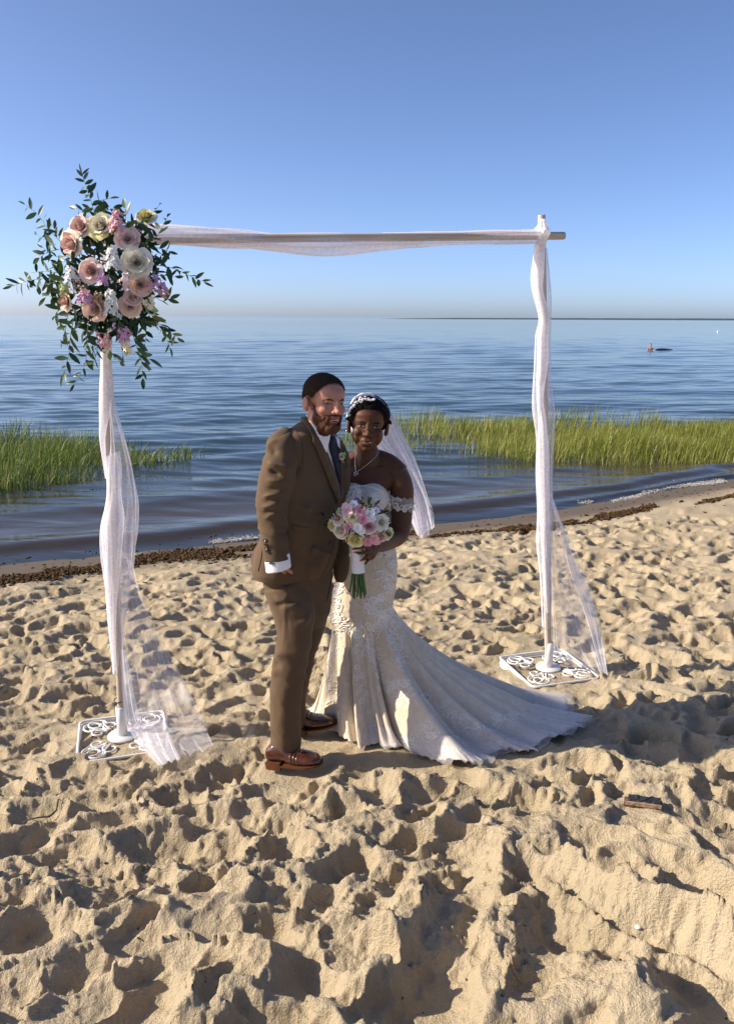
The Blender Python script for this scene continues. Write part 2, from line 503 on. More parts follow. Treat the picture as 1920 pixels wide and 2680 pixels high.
def build_grass():
    rr = random.Random(21)
    gm1 = grass_material('cordgrass_deep', (.060, .105, .016), (.135, .20, .030), (.34, .31, .11))
    gm2 = grass_material('cordgrass_bright', (.14, .175, .022), (.30, .325, .052), (.50, .43, .17))
    zb = WATER - .12
    # left clump: a dense tongue reaching in from the left
    pts = []
    while len(pts) < 11500:
        x = rr.uniform(-11, -2.9); y = rr.uniform(10.6, 17.5)
        front = np.interp(x, [-11, -5.4, -4.2, -3.3], [8.9, 11.1, 12.4, 14.2]) + .3 * float(vnoise(np.array(x * 1.6), np.array(y * 1.1), 4))
        back = np.interp(x, [-11, -6, -4.4, -3.7, -3.2], [16.5, 15.5, 14.9, 14.7, 14.4])
        if not front < y < back: continue
        d = 1.0 if x < -4.5 else max(.10, 1 - (x + 4.5) / .7)
        if rr.random() > d: continue
        hs = .72 + .5 * float(vnoise(np.array(x * .9), np.array(y * .9), 14))
        hs *= np.interp(x, [-5, -4.4, -3.2], [1, .78, .14]) * min(1, .75 + (y - front) * .3)
        pts.append((x, y, zb, hs))
    g1 = blades('marsh_grass', pts, .46, 1.0, gm1, 5, .0060, .34, (.12, 0))
    tag(g1, 'deep green clump of marsh grass standing in the water at the left', 'marsh grass', kind='stuff')
    # right bed: long pale band, thinning out towards the left behind the bride
    pts = []
    while len(pts) < 30000:
        x = rr.uniform(-1.6, 12.5); y = rr.uniform(12.8, 24)
        front = np.interp(x, [-1.6, -.6, .8, 2.4, 3.9, 6.5, 12], [16.5, 15.6, 14.6, 14.2, 13.75, 13.8, 13.9]) + .35 * float(vnoise(np.array(x * 1.3), np.array(y * 1.1), 24))
        back = np.interp(x, [-1.6, 1, 3, 8, 12], [19.0, 19.5, 19.2, 18.6, 18.4])
        if not front < y < back: continue
        den = np.interp(x, [-1.6, -.3, 1, 2.2, 4.2], [.03, .08, .17, .42, 1.0]) * np.interp(y - front, [0, 1.0, 3.0, 8], [1, 1, .6, .3])
        den *= np.clip(1 + 2.8 * float(vnoise(np.array(x * .7), np.array(y * .5), 34)), .2, 1)
        if rr.random() > den: continue
        hs = (.70 + .65 * float(vnoise(np.array(x * .8), np.array(y * .8), 64))) * np.interp(x, [-1.5, 1, 4], [.78, .9, 1.0])
        pts.append((x, y, zb, hs))
    g2 = blades('marsh_grass', pts, .30, .80, gm2, 6, .0062, .26, (.10, 0))
    tag(g2, 'long bright yellow-green bed of marsh grass in the water at the right', 'marsh grass', kind='stuff')
    # fallen wisps floating off the tip of the left clump
    pts = []
    for _ in range(260):
        k = rr.random(); x = -4.3 + 1.1 * k + rr.gauss(0, .12); y = 13.0 + 1.3 * k + rr.gauss(0, .25)
        pts.append((x, y, WATER - .02, .5 + .4 * rr.random()))
    g3 = blades('floating_weed', pts, .3, .7, gm1, 8, .007, .9, (.35, 0))
    tag(g3, 'loose strands of weed bent over the water beside the left grass clump', 'weed', kind='stuff')

def blobs(name, centres, mat, seed, sx=.03, flat=.5, jitter=.45):
    """many small uneven lumps in one mesh"""
    ico = bmesh.new(); bmesh.ops.create_icosphere(ico, subdivisions=1, radius=1)
    bv = np.array([v.co[:] for v in ico.verts]); bf = np.array([[v.index for v in f.verts] for f in ico.faces]); ico.free()
    rr = np.random.default_rng(seed); n = len(centres); C = np.asarray(centres, float)
    s = rr.uniform(.4, 1.5, (n, 1, 1)) * sx * (C[:, 3][:, None, None] if C.shape[1] > 3 else 1)
    V = bv[None] * s * (1 + jitter * rr.uniform(-1, 1, (n, len(bv), 1)))
    an = rr.uniform(0, 6.28, n); st = rr.uniform(1, 2.2, n)
    x = V[..., 0] * st[:, None]; y = V[..., 1]
    V = np.stack([x * np.cos(an)[:, None] - y * np.sin(an)[:, None], x * np.sin(an)[:, None] + y * np.cos(an)[:, None], V[..., 2] * flat], -1)
    V += C[:, None, :3]
    F = (np.arange(n)[:, None, None] * len(bv) + bf[None]).reshape(-1, 3)
    return tri_soup(name, V.reshape(-1, 3), F, mat)

def build_shore_bits(height):
    rr = random.Random(9)
    weed = simple('dried_weed', (.075, .042, .018), .9, .15, .5, 25)
    pts = []
    while len(pts) < 22000:
        x = rr.uniform(-6.5, 8.0)
        qc = np.interp(x, [-6.5, -3.5, -2, -1.2, .5, 2, 4, 8], [7.85, 7.92, 8.05, 8.2, 7.95, 7.86, 7.6, 7.5]) + .13 * math.sin(x * 2.1) + .07 * math.sin(x * 5.3)
        wd = np.interp(x, [-6, -1, 0, 2, 6], [.20, .20, .16, .11, .10])
        q = qc + rr.gauss(0, wd * .6)
        if float(fbm(np.array(x * 2.2), np.array(q * 4.0), 3, 77)) < -.16 + .16 * (x > 0): continue
        # invert q -> y at this x
        y = (q + .25 * math.log1p(math.exp(min(16, (x - 2.2) * 2))) / 2 - x * QN[0]) / QN[1]
        pts.append((x, y, height(x, y) + .004 + .016 * rr.random() ** 2, 1.0))
    o = blobs('seaweed_line', pts, weed, 4, .0095, .8, .8)
    tag(o, 'brown crumbly line of dried seaweed along the edge of the wet sand', 'seaweed', kind='stuff')
    pts = []
    for _ in range(900):
        x = rr.uniform(-6, 8); q = rr.uniform(7.0, 9.2)
        if q < 7.6 and rr.random() < .7: continue
        y = (q + .25 * math.log1p(math.exp(min(16, (x - 2.2) * 2))) / 2 - x * QN[0]) / QN[1]
        pts.append((x, y, max(height(x, y), WATER) + .002, rr.uniform(.25, .7)))
    for _ in range(500):      # weed mat drifting before the left clump
        x = rr.uniform(-7, -3.9); y = np.interp(x, [-7, -5.2, -4.0], [9.0, 10.05, 11.3]) + rr.gauss(0, .12)
        pts.append((x, y, WATER + .004, rr.uniform(.4, 1.0)))
    tag(blobs('weed_scraps', pts, weed, 14, .022, .35, .6), 'scattered dark scraps of weed on wet sand and shallow water', 'weed', kind='stuff')
    pts = []
    for _ in range(420):
        y = 1.5 + 7.0 * rr.random() ** 1.2; x = (rr.random() * 2 - 1) * (.55 * y + .2)
        if qof(x, y) < 7.7: pts.append((x, y, height(x, y) + .001, rr.uniform(.2, .8) * (.6 + .12 * y)))
    tag(blobs('sand_debris', pts, simple('dark_debris', (.05, .035, .022), .9, .1, .5, 50), 34, .0055, .5, .6), 'tiny dark bits of dry weed scattered over the beach sand', 'debris', kind='stuff')
    foam = simple('sea_foam', (.52, .49, .44), .5, .4, .08, 40)
    pts = []
    for _ in range(15000):
        left = rr.random() < .16
        x = rr.uniform(-2.7, -1.1) if left else 2.9 + 5 * rr.random() ** .8
        q0 = 8.62 if left else 8.62
        q = q0 + .10 * math.sin(x * 3.1) + abs(rr.gauss(0, .07 if left else .10)) * (1 if rr.random() < .7 else -.5)
        if float(vnoise(np.array(x * 2.4), np.array(q * 4), 7)) < (.10 if left else -.05): continue
        y = (q + .25 * math.log1p(math.exp(min(16, (x - 2.2) * 2))) / 2 - x * QN[0]) / QN[1]
        pts.append((x, y, WATER + rr.uniform(-.004, .010 if left else .022), rr.uniform(.4, 1.2)))
    tag(blobs('shore_foam', pts, foam, 24, .0052, .6, .5), 'white foam of the small breaker along the water edge', 'foam', kind='stuff')

def build_far_shore():
    D = 6500.0
    a = P(1000, 834, D); b = P(2500, 840, D)
    n = 420; V = []
    rr = random.Random(2)
    for i in range(n):
        k = i / (n - 1); x = a.x + (b.x - a.x) * k
        h = (1.0 - math.exp(-k * 16)) * (10 + 6.0 * k) + 2.2 * float(fbm(np.array(x * .010), np.array(.3), 3, 4)) * min(1, k * 9) + rr.uniform(0, .8) * min(1, k * 9)
        y0 = D + 60 * math.sin(k * 9)
        V.append([(x, y0 - 30, WATER - 1), (x, y0, WATER + max(.6, h * .5)), (x, y0 + 40, WATER + max(.8, h)), (x, y0 + 400, WATER + max(.8, h * .9)), (x, y0 + 700, WATER - 1)])
    o = grid_obj('far_shore', np.array(V), simple('distant_woods', (.03, .05, .045), .95, .1, .4, .02), smooth=False)
    tag(o, kind='structure')

def build_haze():
    D = 9000.0
    bm = bmesh.new(); bmesh.ops.create_cube(bm, size=1)
    zlo, zhi = -9.0, 30.0
    for v in bm.verts:
        v.co = Vector((v.co.x * 24000, -60 if v.co.y < 0 else 27500, zlo if v.co.z < 0 else zhi))
    me = bpy.data.meshes.new('haze'); bm.to_mesh(me); bm.free()
    M = Mat('haze_air'); M.t.nodes.remove(M.b)
    v = M.n('ShaderNodeVolumePrincipled'); v.inputs['Color'].default_value = (.62, .80, 1, 1); v.inputs['Density'].default_value = .22 / D; v.inputs['Anisotropy'].default_value = .3
    M.l(v.outputs[0], M.out.inputs['Volume'])
    me.materials.append(M.m)
    o = bpy.data.objects.new('haze', me); COL.objects.link(o)
    tag(o, 'thin pale sea haze over the water', 'haze', kind='stuff')
FLAT.extend(FEET)
# ------------------------------------------------------------------ generic shapes
def smooth_path(pts, n=24):
    """Catmull-Rom through points -> n samples"""
    p = [Vector(q) for q in pts]
    if len(p) == 2: return [p[0].lerp(p[1], i / (n - 1)) for i in range(n)]
    p = [p[0] * 2 - p[1]] + p + [p[-1] * 2 - p[-2]]
    out = []; m = len(p) - 3
    for i in range(n):
        u = i / (n - 1) * m; k = min(int(u), m - 1); f = u - k
        a, b, c, d = p[k:k + 4]
        out.append(.5 * ((2 * b) + (c - a) * f + (2 * a - 5 * b + 4 * c - d) * f * f + (3 * b - a - 3 * c + d) * f ** 3))
    return out
def frames(path):
    T = []
    for i in range(len(path)):
        T.append((path[min(i + 1, len(path) - 1)] - path[max(i - 1, 0)]).normalized())
    ref = Vector((0, 0, 1)) if abs(T[0].z) < .9 else Vector((0, 1, 0))
    N = (ref - T[0] * ref.dot(T[0])).normalized(); out = []
    for t in T:
        N = (N - t * N.dot(t)).normalized(); out.append((t, N, t.cross(N)))
    return out
def tube_geo(path, rad, sides=8, flat=1.0, caps=True):
    path = [Vector(q) for q in path]; F = frames(path); V = []; Q = []
    n = len(path)
    for i, (p, (t, a, b)) in enumerate(zip(path, F)):
        r = rad[i] if hasattr(rad, '__len__') else rad
        for k in range(sides):
            an = 2 * math.pi * k / sides
            V.append(p + a * math.cos(an) * r * flat + b * math.sin(an) * r)
    for i in range(n - 1):
        for k in range(sides):
            k2 = (k + 1) % sides
            Q.append((i * sides + k, i * sides + k2, (i + 1) * sides + k2, (i + 1) * sides + k))
    if caps:
        Q.append(tuple(range(sides - 1, -1, -1))); Q.append(tuple((n - 1) * sides + k for k in range(sides)))
    return V, Q
def tube(name, path, rad, mat, parent=None, sides=8, flat=1.0, smooth=True):
    V, Q = tube_geo(path, rad, sides, flat)
    return mesh_obj(name, V, Q, mat, parent, smooth)
class Geo:
    def __init__(self): self.V = []; self.F = []
    def add(self, V, F):
        o = len(self.V); self.V += [Vector(v) for v in V]; self.F += [tuple(i + o for i in f) for f in F]; return self
    def tube(self, *a, **k): return self.add(*tube_geo(*a, **k))
    def obj(self, name, mat, parent=None, smooth=True): return mesh_obj(name, self.V, self.F, mat, parent, smooth)
def lathe_geo(prof, n=24, M=None):
    V = []; F = []
    for r, z in prof:
        for k in range(n):
            a = 2 * math.pi * k / n; V.append(Vector((r * math.cos(a), r * math.sin(a), z)))
    for i in range(len(prof) - 1):
        for k in range(n):
            k2 = (k + 1) % n; F.append((i * n + k, i * n + k2, (i + 1) * n + k2, (i + 1) * n + k))
    if M: V = [M @ v for v in V]
    return V, F

# ------------------------------------------------------------------ arch
def tulle_material(name, alpha, col=(.93, .90, .95), graze=.55, transl=.45):
    M = Mat(name)
    lw = M.n('ShaderNodeLayerWeight', i_Blend=.35)
    d = M.n('ShaderNodeBsdfDiffuse'); d.inputs[0].default_value = col + (1,)
    tl = M.n('ShaderNodeBsdfTranslucent'); tl.inputs[0].default_value = col + (1,)
    m0 = M.n('ShaderNodeMixShader'); m0.inputs[0].default_value = transl; M.l(d.outputs[0], m0.inputs[1]); M.l(tl.outputs[0], m0.inputs[2])
    tr = M.n('ShaderNodeBsdfTransparent')
    f = M.n('ShaderNodeMapRange', i_To_Min=alpha, i_To_Max=min(1, alpha + graze)); M.l(lw.outputs['Facing'], f.inputs[0])
    nz = M.noise(55, 3, .6); v = M.n('ShaderNodeMapRange', i_From_Min=.3, i_From_Max=.7, i_To_Min=.82, i_To_Max=1.15); M.l(nz, v.inputs[0])
    mu = M.n('ShaderNodeMath', operation='MULTIPLY', use_clamp=True); M.l(f.outputs[0], mu.inputs[0]); M.l(v.outputs[0], mu.inputs[1])
    mx = M.n('ShaderNodeMixShader'); M.l(mu.outputs[0], mx.inputs[0]); M.l(tr.outputs[0], mx.inputs[1]); M.l(m0.outputs[0], mx.inputs[2])
    M.l(mx.outputs[0], M.out.inputs[0])
    return M.m
def wood_material():
    M = Mat('weathered_pole_wood')
    co = M.n('ShaderNodeTexCoord').outputs['Object']
    mp = M.n('ShaderNodeMapping'); mp.inputs['Scale'].default_value = (60, 60, 3); M.l(co, mp.inputs[0])
    g = M.noise(1, 5, .6, mp.outputs[0], .3)
    c = M.ramp(g, [(.3, (.36, .29, .22)), (.55, (.50, .42, .34)), (.75, (.60, .52, .43))])
    M.l(c, M.b.inputs['Base Color']); M.b.inputs['Roughness'].default_value = .75
    M.bump(g, .3, .002)
    return M.m
def pole(name, a, b, r, mat, parent):
    """pole modelled along its own z so that the grain runs lengthwise"""
    a = Vector(a); b = Vector(b); L = (b - a).length
    prof = [(0, 0), (r * .96, 0), (r, .004), (r, L * .5), (r * .98, L - .004), (r * .94, L), (0, L)]
    V, F = lathe_geo(prof, 20)
    o = mesh_obj(name, V, F, mat)
    o.matrix_basis = Matrix.Translation(a) @ (b - a).to_track_quat('Z', 'Y').to_matrix().to_4x4()
    m = o.data
    for p in m.polygons:
        if abs(p.normal.z) > .9: p.use_smooth = False
    adopt(parent, o)
    return o
def spiral(cx, cy, r0, a0, turns, sgn, z=0, n=26, shrink=.18):
    out = []
    for i in range(n):
        k = i / (n - 1); a = a0 + sgn * turns * 2 * math.pi * k; r = r0 * (1 - k) ** .8 + r0 * shrink * k
        out.append(Vector((cx + r * math.cos(a), cy + r * math.sin(a), z)))
    return out
def arch_base(c, ang, side, arch, white, z):
    base = empty('base', (c.x, c.y, z)); base.rotation_euler = (0, 0, ang)
    W = world_of(base).copy()
    adopt(arch, base)
    h = side / 2
    def put(o):
        o.matrix_basis = W.copy(); adopt(base, o); return o
    for k, (zz, r, ins) in enumerate(((.052, .0075, 0), (.036, .0065, .004), (.020, .0065, .0), (.004, .0075, .004))):
        hh = h - ins; rc = .03; pts = []
        for q in range(4):
            a0 = q * math.pi / 2; cx = (hh - rc) * (1 if q in (0, 3) else -1); cy = (hh - rc) * (1 if q in (0, 1) else -1)
            for i in range(5):
                a = a0 + i / 4 * math.pi / 2; pts.append(Vector((cx + rc * math.cos(a), cy + rc * math.sin(a), zz)))
        pts.append(pts[0].copy())
        put(tube('frame_rail', pts, r, white, None, 6))
    plate = Geo().add(*lathe_geo([(0, .060), (.072, .060), (.076, .055), (.076, .049), (0, .047)], 32)).obj('plate', white); put(plate)
    for q in range(8):
        a = (q // 2) * math.pi / 2; s = 1 if q % 2 else -1
        R2 = Matrix.Rotation(a, 4, 'Z')
        # an S scroll from the plate out to the rail
        p1 = spiral(.120, .060 * s, .040, math.pi, .95, -s, .054, 24, .45)
        p2 = spiral(h - .068, h - .085 if q % 2 else -(h - .085), .052, -.5 * math.pi * s, 1.0, s, .054, 24, .42)
        path = [R2 @ v for v in smooth_path(p1[::-1] + [Vector((.165, .105 * s, .054))] + p2, 60)]
        put(tube('scroll', path, .0052, white, None, 6, 1.0))
    sl = Geo().add(*lathe_geo([(.021, .06), (.0255, .06), (.0255, .215), (.0215, .217), (.0205, .19)], 24)).obj('pole_sleeve', white); put(sl)
    g = Geo().tube([(.02, 0, .165), (.062, 0, .168)], .0045, 8).tube([(.052, 0, .156), (.064, 0, .180)], .007, 6)
    put(g.obj('thumb_screw', simple('bolt_steel', (.45, .44, .42), .4, .5, metal=.9)))
    return base

def loft_tube(name, st, mat, parent, depth=.6, n=40, m=36, pleat=.10, k=7, seed=0, up=False, twist=2.5):
    """soft closed tube of cloth. st: (s_left, t_left, s_right, t_right, y)"""
    A = smooth_path([P(s[0], s[1], s[4]) for s in st], n); B = smooth_path([P(s[2], s[3], s[4]) for s in st], n)
    V = np.zeros((n, m, 3)); rr = random.Random(seed); ph = [rr.uniform(0, 6.28) for _ in range(4)]
    for i in range(n):
        c = (A[i] + B[i]) / 2; w = (B[i] - A[i]) / 2; f = i / (n - 1)
        ax = (A[min(i + 1, n - 1)] - A[max(0, i - 1)]).normalized(); d = w.cross(ax).normalized() * max(w.length * depth, .031)
        for j in range(m):
            a = 2 * math.pi * j / m
            q = 1 + pleat * (.6 * math.sin(k * a + twist * 3 * f + ph[0]) + .5 * math.sin((2 * k - 3) * a - twist * 5 * f + ph[1]) + .35 * math.sin(3 * a + 9 * f + ph[2])) - pleat * .4
            V[i, j] = c + w * math.cos(a) * q + d * math.sin(a) * q
    return grid_obj(name, V, mat, parent, closed_u=True)
def sheet(name, left, right, mat, parent, n=44, m=26, rip=.015, k=5, seed=0, sag=None, bow=0.0):
    A = smooth_path(left, n); B = smooth_path(right, n); V = np.zeros((n, m, 3)); rr = random.Random(seed)
    p0, p1 = rr.uniform(0, 6), rr.uniform(0, 6)
    for i in range(n):
        f = i / (n - 1)
        for j in range(m):
            u = j / (m - 1); q = A[i].lerp(B[i], u)
            e = math.sin(math.pi * min(1, max(0, u))) ** .5
            q = q + Vector((0, 1, 0)) * (rip * (.4 + f) * (math.sin(k * 2 * math.pi * u + p0 + 2 * f) + .5 * math.sin((2 * k + 1) * 2 * math.pi * u + p1 - 3 * f)) + bow * e)
            V[i, j] = q
    o = grid_obj(name, V, mat, parent)
    return o

LPOST_Y, RPOST_Y = PG(322, 1928).y, PG(1433, 1752).y
def base_angle(a, b, side):
    d = PG(*b) - PG(*a)
    return math.atan2(d.y, d.x) - (math.pi / 2 if side else 0)
def build_arch(height):
    white = simple('white_painted_iron', (.74, .72, .70), .42, .4, .06, 18, .1, 90)
    wood = wood_material()
    cl = PG(322, 1928); cr = PG(1433, 1752)
    zl = height(cl.x, cl.y) - .012; zr = height(cr.x, cr.y) - .008
    arch = empty('wedding_arch', (cl.x, cl.y, zl))
    tag(arch, 'tall wooden pole arch on white scrolled iron bases standing on the sand', 'arch')
    b1 = arch_base(cl, base_angle((195, 1998), (205, 1921), True), .43, arch, white, zl - .022)
    b2 = arch_base(cr, base_angle((1400, 1810), (1575, 1783), False), .445, arch, white, zr - .016)
    lt = P(262, 590, LPOST_Y); rt = P(1416.4, 563, RPOST_Y)
    pole('post', (cl.x, cl.y, zl + .05), lt, .0195, wood, arch)
    pole('post', (cr.x, cr.y, zr + .05), rt, .0205, wood, arch)
    pole('crossbeam', P(228, 627, LPOST_Y + .040), P(1475, 617, RPOST_Y + .012), .0205, wood, arch)
    ring = Geo(); M = Matrix.Translation(P(311.6, 1832, LPOST_Y))
    pts = [M @ Vector((.024 * math.cos(a), .024 * math.sin(a), .004 * math.sin(a))) for a in np.linspace(0, 6.283, 24)]
    o = tube('tie_wire', pts, .0028, simple('black_wire', (.02, .02, .02), .5), None, 6); adopt(arch, o)
    return arch

def build_drape(height):
    root = empty('tulle_drape', PG(322, 1928))
    tag(root, 'sheer white tulle wound down both arch posts and along the beam', 'drape')
    dense = tulle_material('tulle_gathered', .84, (.93, .91, .95), .3)
    mid = tulle_material('tulle_folded', .38, (.93, .91, .97), .55)
    thin = tulle_material('tulle_single', .22, (.93, .91, .97), .45)
    y = LPOST_Y
    def T(name, o): adopt(root, o); return o
    # left post
    T('', loft_tube('post_wrap', [(262, 640, 300, 640, y), (262, 760, 298, 760, y), (265, 935, 293, 938, y), (260, 1035, 298, 1020, y), (261, 1100, 292, 1090, y), (262, 1150, 280, 1150, y), (273, 1215, 281, 1218, y), (279, 1250, 284, 1250, y)], dense, None, .75, 50, 30, .06, 5, 1))
    T('', loft_tube('post_wrap', [(276, 1200, 312, 1180, y - .01), (280, 1240, 318, 1240, y - .02), (280, 1300, 318, 1300, y - .02), (274, 1360, 326, 1360, y - .02), (276, 1430, 322, 1430, y - .02), (276, 1500, 316, 1500, y - .01), (281, 1580, 309, 1580, y - .01), (290, 1680, 309, 1680, y), (298, 1760, 312, 1760, y)], mid, None, .7, 50, 34, .10, 7, 2))
    T('', loft_tube('billow', [(288, 1045, 300, 1050, y), (290, 1100, 312, 1095, y - .01), (290, 1170, 334, 1171, y - .02), (284, 1225, 347, 1225, y - .03), (279, 1300, 360, 1306, y - .03), (264, 1370, 358, 1380, y - .03), (263, 1441, 354, 1430, y - .03), (271, 1496, 347, 1496, y - .02), (278, 1560, 338, 1560, y - .01), (286, 1650, 325, 1650, y), (296, 1740, 316, 1740, y)], thin, None, .55, 60, 44, .10, 8, 3))
    L = [P(300, 1420, y - .01), P(304, 1500, y - .02), P(312, 1650, y - .03), P(320, 1800, y - .04), PG(335, 1900, .06), PG(380, 1965, .035), PG(415, 2000, .03)]
    Rr = [P(345, 1470, y + .05), P(376, 1580, y + .03), P(431, 1688, y), P(469, 1759, y), PG(515, 1850, .10), PG(548, 1925, .05), PG(561, 1953, .03)]
    T('', sheet('trailing_end', L, Rr, thin, None, 60, 34, .012, 4, 4))
    L = [P(316, 1700, y - .03), PG(330, 1895, .13), PG(350, 1905, .10), PG(380, 1960, .055), PG(416, 2003, .035)]
    Rr = [P(330, 1700, y - .04), PG(372, 1890, .14), PG(430, 1885, .11), PG(452, 1940, .06), PG(472, 1985, .04)]
    T('', sheet('trailing_end', L, Rr, mid, None, 40, 24, .010, 3, 5))
    # crossbeam
    n = 46
    st = [(300, 588, 300, 640), (426, 588, 432, 634), (566, 597, 566, 643), (650, 605, 650, 651), (732, 611, 732, 659), (858, 609, 858, 672), (998, 609, 998, 656), (1100, 608, 1100, 648), (1197, 606, 1197, 640), (1300, 604, 1300, 641), (1400, 602, 1400, 638)]
    def yb(s): return LPOST_Y + .040 + (RPOST_Y - LPOST_Y - .03) * (s - 228) / 1247
    T('', loft_tube('beam_swag', [(a, b, c, d, yb(a)) for a, b, c, d in st], mid, None, 1.15, 60, 40, .14, 6, 6, twist=4))
    T('', loft_tube('beam_wrap', [(300, 588, 300, 640, yb(300)), (430, 590, 430, 642, yb(430)), (560, 598, 560, 648, yb(560)), (700, 611, 700, 652, yb(700)), (850, 628, 850, 655, yb(850)), (980, 632, 980, 650, yb(980)), (1100, 630, 1100, 640, yb(1100))], mid, None, 1.6, 50, 30, .12, 5, 7, twist=4))
    T('', loft_tube('beam_wrap', [(1000, 609, 1000, 616, yb(1000)), (1150, 606, 1150, 618, yb(1150)), (1280, 603, 1280, 620, yb(1280)), (1400, 601, 1400, 622, yb(1400))], mid, None, 3.2, 40, 24, .10, 4, 8))
    y = RPOST_Y
    # knot at the right corner
    T('', loft_tube('corner_knot', [(1407, 584, 1426, 584, y - .02), (1404, 592, 1430, 592, y - .03), (1396, 604, 1437, 602, y - .03), (1397, 616, 1437, 616, y - .03), (1400, 626, 1430, 626, y - .03), (1402, 636, 1427, 636, y - .02)], dense, None, 1.9, 30, 34, .10, 7, 9))
    T('', loft_tube('post_wrap', [(1403, 628, 1427, 628, y - .03), (1396, 650, 1426, 650, y - .02), (1392, 716, 1424, 700, y - .02), (1398, 771, 1420, 760, y - .01), (1410, 833, 1437, 820, y - .01), (1406, 880, 1434, 880, y - .02), (1404, 959, 1434, 940, y - .02), (1403, 1000, 1426, 1000, y - .01), (1404, 1060, 1420, 1050, y - .01), (1407, 1110, 1428, 1100, y - .02), (1405, 1180, 1436, 1180, y - .02), (1406, 1253, 1436, 1253, y - .02), (1413, 1374, 1438, 1374, y - .01), (1419, 1500, 1437, 1500, y), (1425, 1600, 1437, 1600, y)], dense, None, .8, 90, 30, .07, 5, 10))
    T('', loft_tube('billow', [(1400, 650, 1430, 650, y - .01), (1389, 720, 1438, 730, y - .01), (1394, 771, 1442, 770, y - .01), (1408, 833, 1441, 840, y - .01), (1399, 880, 1439, 893, y - .01), (1396, 959, 1441, 960, y - .01), (1392, 1036, 1446, 1025, y - .01), (1394, 1080, 1452, 1077, y - .01), (1402, 1143, 1449, 1140, y - .01), (1402, 1243, 1444, 1250, y - .01), (1406, 1340, 1446, 1310, y - .01), (1403, 1428, 1444, 1400, y), (1411, 1509, 1442, 1500, y), (1418, 1643, 1440, 1640, y)], thin, None, .6, 90, 40, .10, 8, 11))
    L = [P(1436, 1280, y), P(1440, 1400, y - .02), P(1442, 1520, y - .03), P(1446, 1640, y - .03), PG(1455, 1720, .10), PG(1520, 1745, .03)]
    Rr = [P(1441, 1290, y + .04), P(1465, 1358, y + .05), P(1500, 1428, y + .05), P(1543, 1544, y + .04), P(1573, 1643, y + .02), PG(1590, 1765, .03)]
    T('', sheet('trailing_end', L, Rr, thin, None, 60, 36, .014, 4, 12))
    L = [P(1437, 1300, y - .03), P(1466, 1380, y - .03), P(1486, 1480, y - .04), P(1530, 1610, y - .05), PG(1572, 1755, .05)]
    Rr = [P(1445, 1300, y), P(1474, 1380, y), P(1500, 1460, y - .02), P(1556, 1590, y - .02), PG(1589, 1768, .035)]
    T('', sheet('trailing_end', L, Rr, mid, None, 40, 12, .008, 2, 13))
    return root

# ------------------------------------------------------------------ flowers
def petal_mesh(name, r, h, width, curl, flare, nu=6, nv=5, wob=0.0, seed=0):
    """one shell-like petal of a unit rose: base at the axis, opening towards +x"""
    rr = random.Random(seed); V = []; F = []
    for j in range(nv):
        v = j / (nv - 1)
        for i in range(nu):
            u = i / (nu - 1) * 2 - 1
            wv = width * (.35 + .65 * math.sin(math.pi * min(.95, .12 + .55 * v) )) * (1 - .30 * max(0, v - .75) * 4 * abs(u) ** 2)
            a = u * wv
            rad = r * (.22 + .78 * v ** .7) + flare * v ** 2.6 + .02 * wob * rr.uniform(-1, 1)
            z = h * v - curl * max(0, v - .62) ** 1.3 * 2.2 - .10 * abs(u) ** 2.5 * v + .02 * wob * rr.uniform(-1, 1)
            V.append((rad * math.cos(a), rad * math.sin(a), z - .35))
    for j in range(nv - 1):
        for i in range(nu - 1):
            F.append((j * nu + i, j * nu + i + 1, (j + 1) * nu + i + 1, (j + 1) * nu + i))
    me = bpy.data.meshes.new(name); me.from_pydata(V, [], F); me.polygons.foreach_set('use_smooth', [True] * len(F)); me.update()
    return me
ROSE = []
def rose_petals():
    if ROSE: return ROSE
    rr = random.Random(17)
    for layer, (cnt, r, h, w, curl, fl) in enumerate(((3, .12, .95, 1.35, .0, .0), (4, .25, .93, 1.05, .03, .0), (5, .41, .86, .88, .08, .02), (5, .62, .76, .80, .20, .10), (5, .84, .60, .86, .40, .16))):
        for k in range(cnt):
            me = petal_mesh('petal', r * rr.uniform(.94, 1.06), h * rr.uniform(.95, 1.05), w * rr.uniform(.9, 1.1), curl, fl * rr.uniform(.8, 1.2), wob=2.6 if layer > 2 else 1, seed=rr.randint(0, 999))
            ROSE.append((me, 2 * math.pi * (k + .5 * (layer % 2) + rr.uniform(-.12, .12)) / cnt, layer))
    return ROSE
PM = {}
def petal_mat(key):
    if key in PM: return PM[key]
    c = {'blush': (.78, .56, .50), 'cream': (.81, .76, .60), 'white': (.80, .77, .66), 'peach': (.79, .60, .48), 'yellow': (.80, .72, .34), 'pink': (.76, .45, .50),
         'lilac': (.60, .36, .58), 'snow': (.82, .82, .80), 'rosepink': (.66, .28, .36), 'mauve': (.70, .44, .47), 'green': (.45, .50, .22), 'tan': (.35, .22, .12), 'palepink': (.80, .65, .62), 'violet': (.34, .22, .48)}[key]
    PM[key] = simple('petal_' + key, c, .62, .2, .14, 60, trans=.07)
    return PM[key]
def put_petals(parent, M, keyfn, tight=False):
    for me, a, layer in rose_petals():
        o = bpy.data.objects.new('petal', me)
        if not me.materials: me.materials.append(petal_mat('cream'))
        o.matrix_basis = M @ Matrix.Rotation(a, 4, 'Z')
        COL.objects.link(o)
        o.material_slots[0].link = 'OBJECT'; o.material_slots[0].material = petal_mat(keyfn(layer))
        adopt(parent, o)
def facing(c, tgt, r, spin=0):
    q = (Vector(tgt)).to_track_quat('Z', 'Y').to_matrix().to_4x4()
    return Matrix.Translation(c) @ q @ Matrix.Rotation(spin, 4, 'Z') @ Matrix.Scale(r, 4)
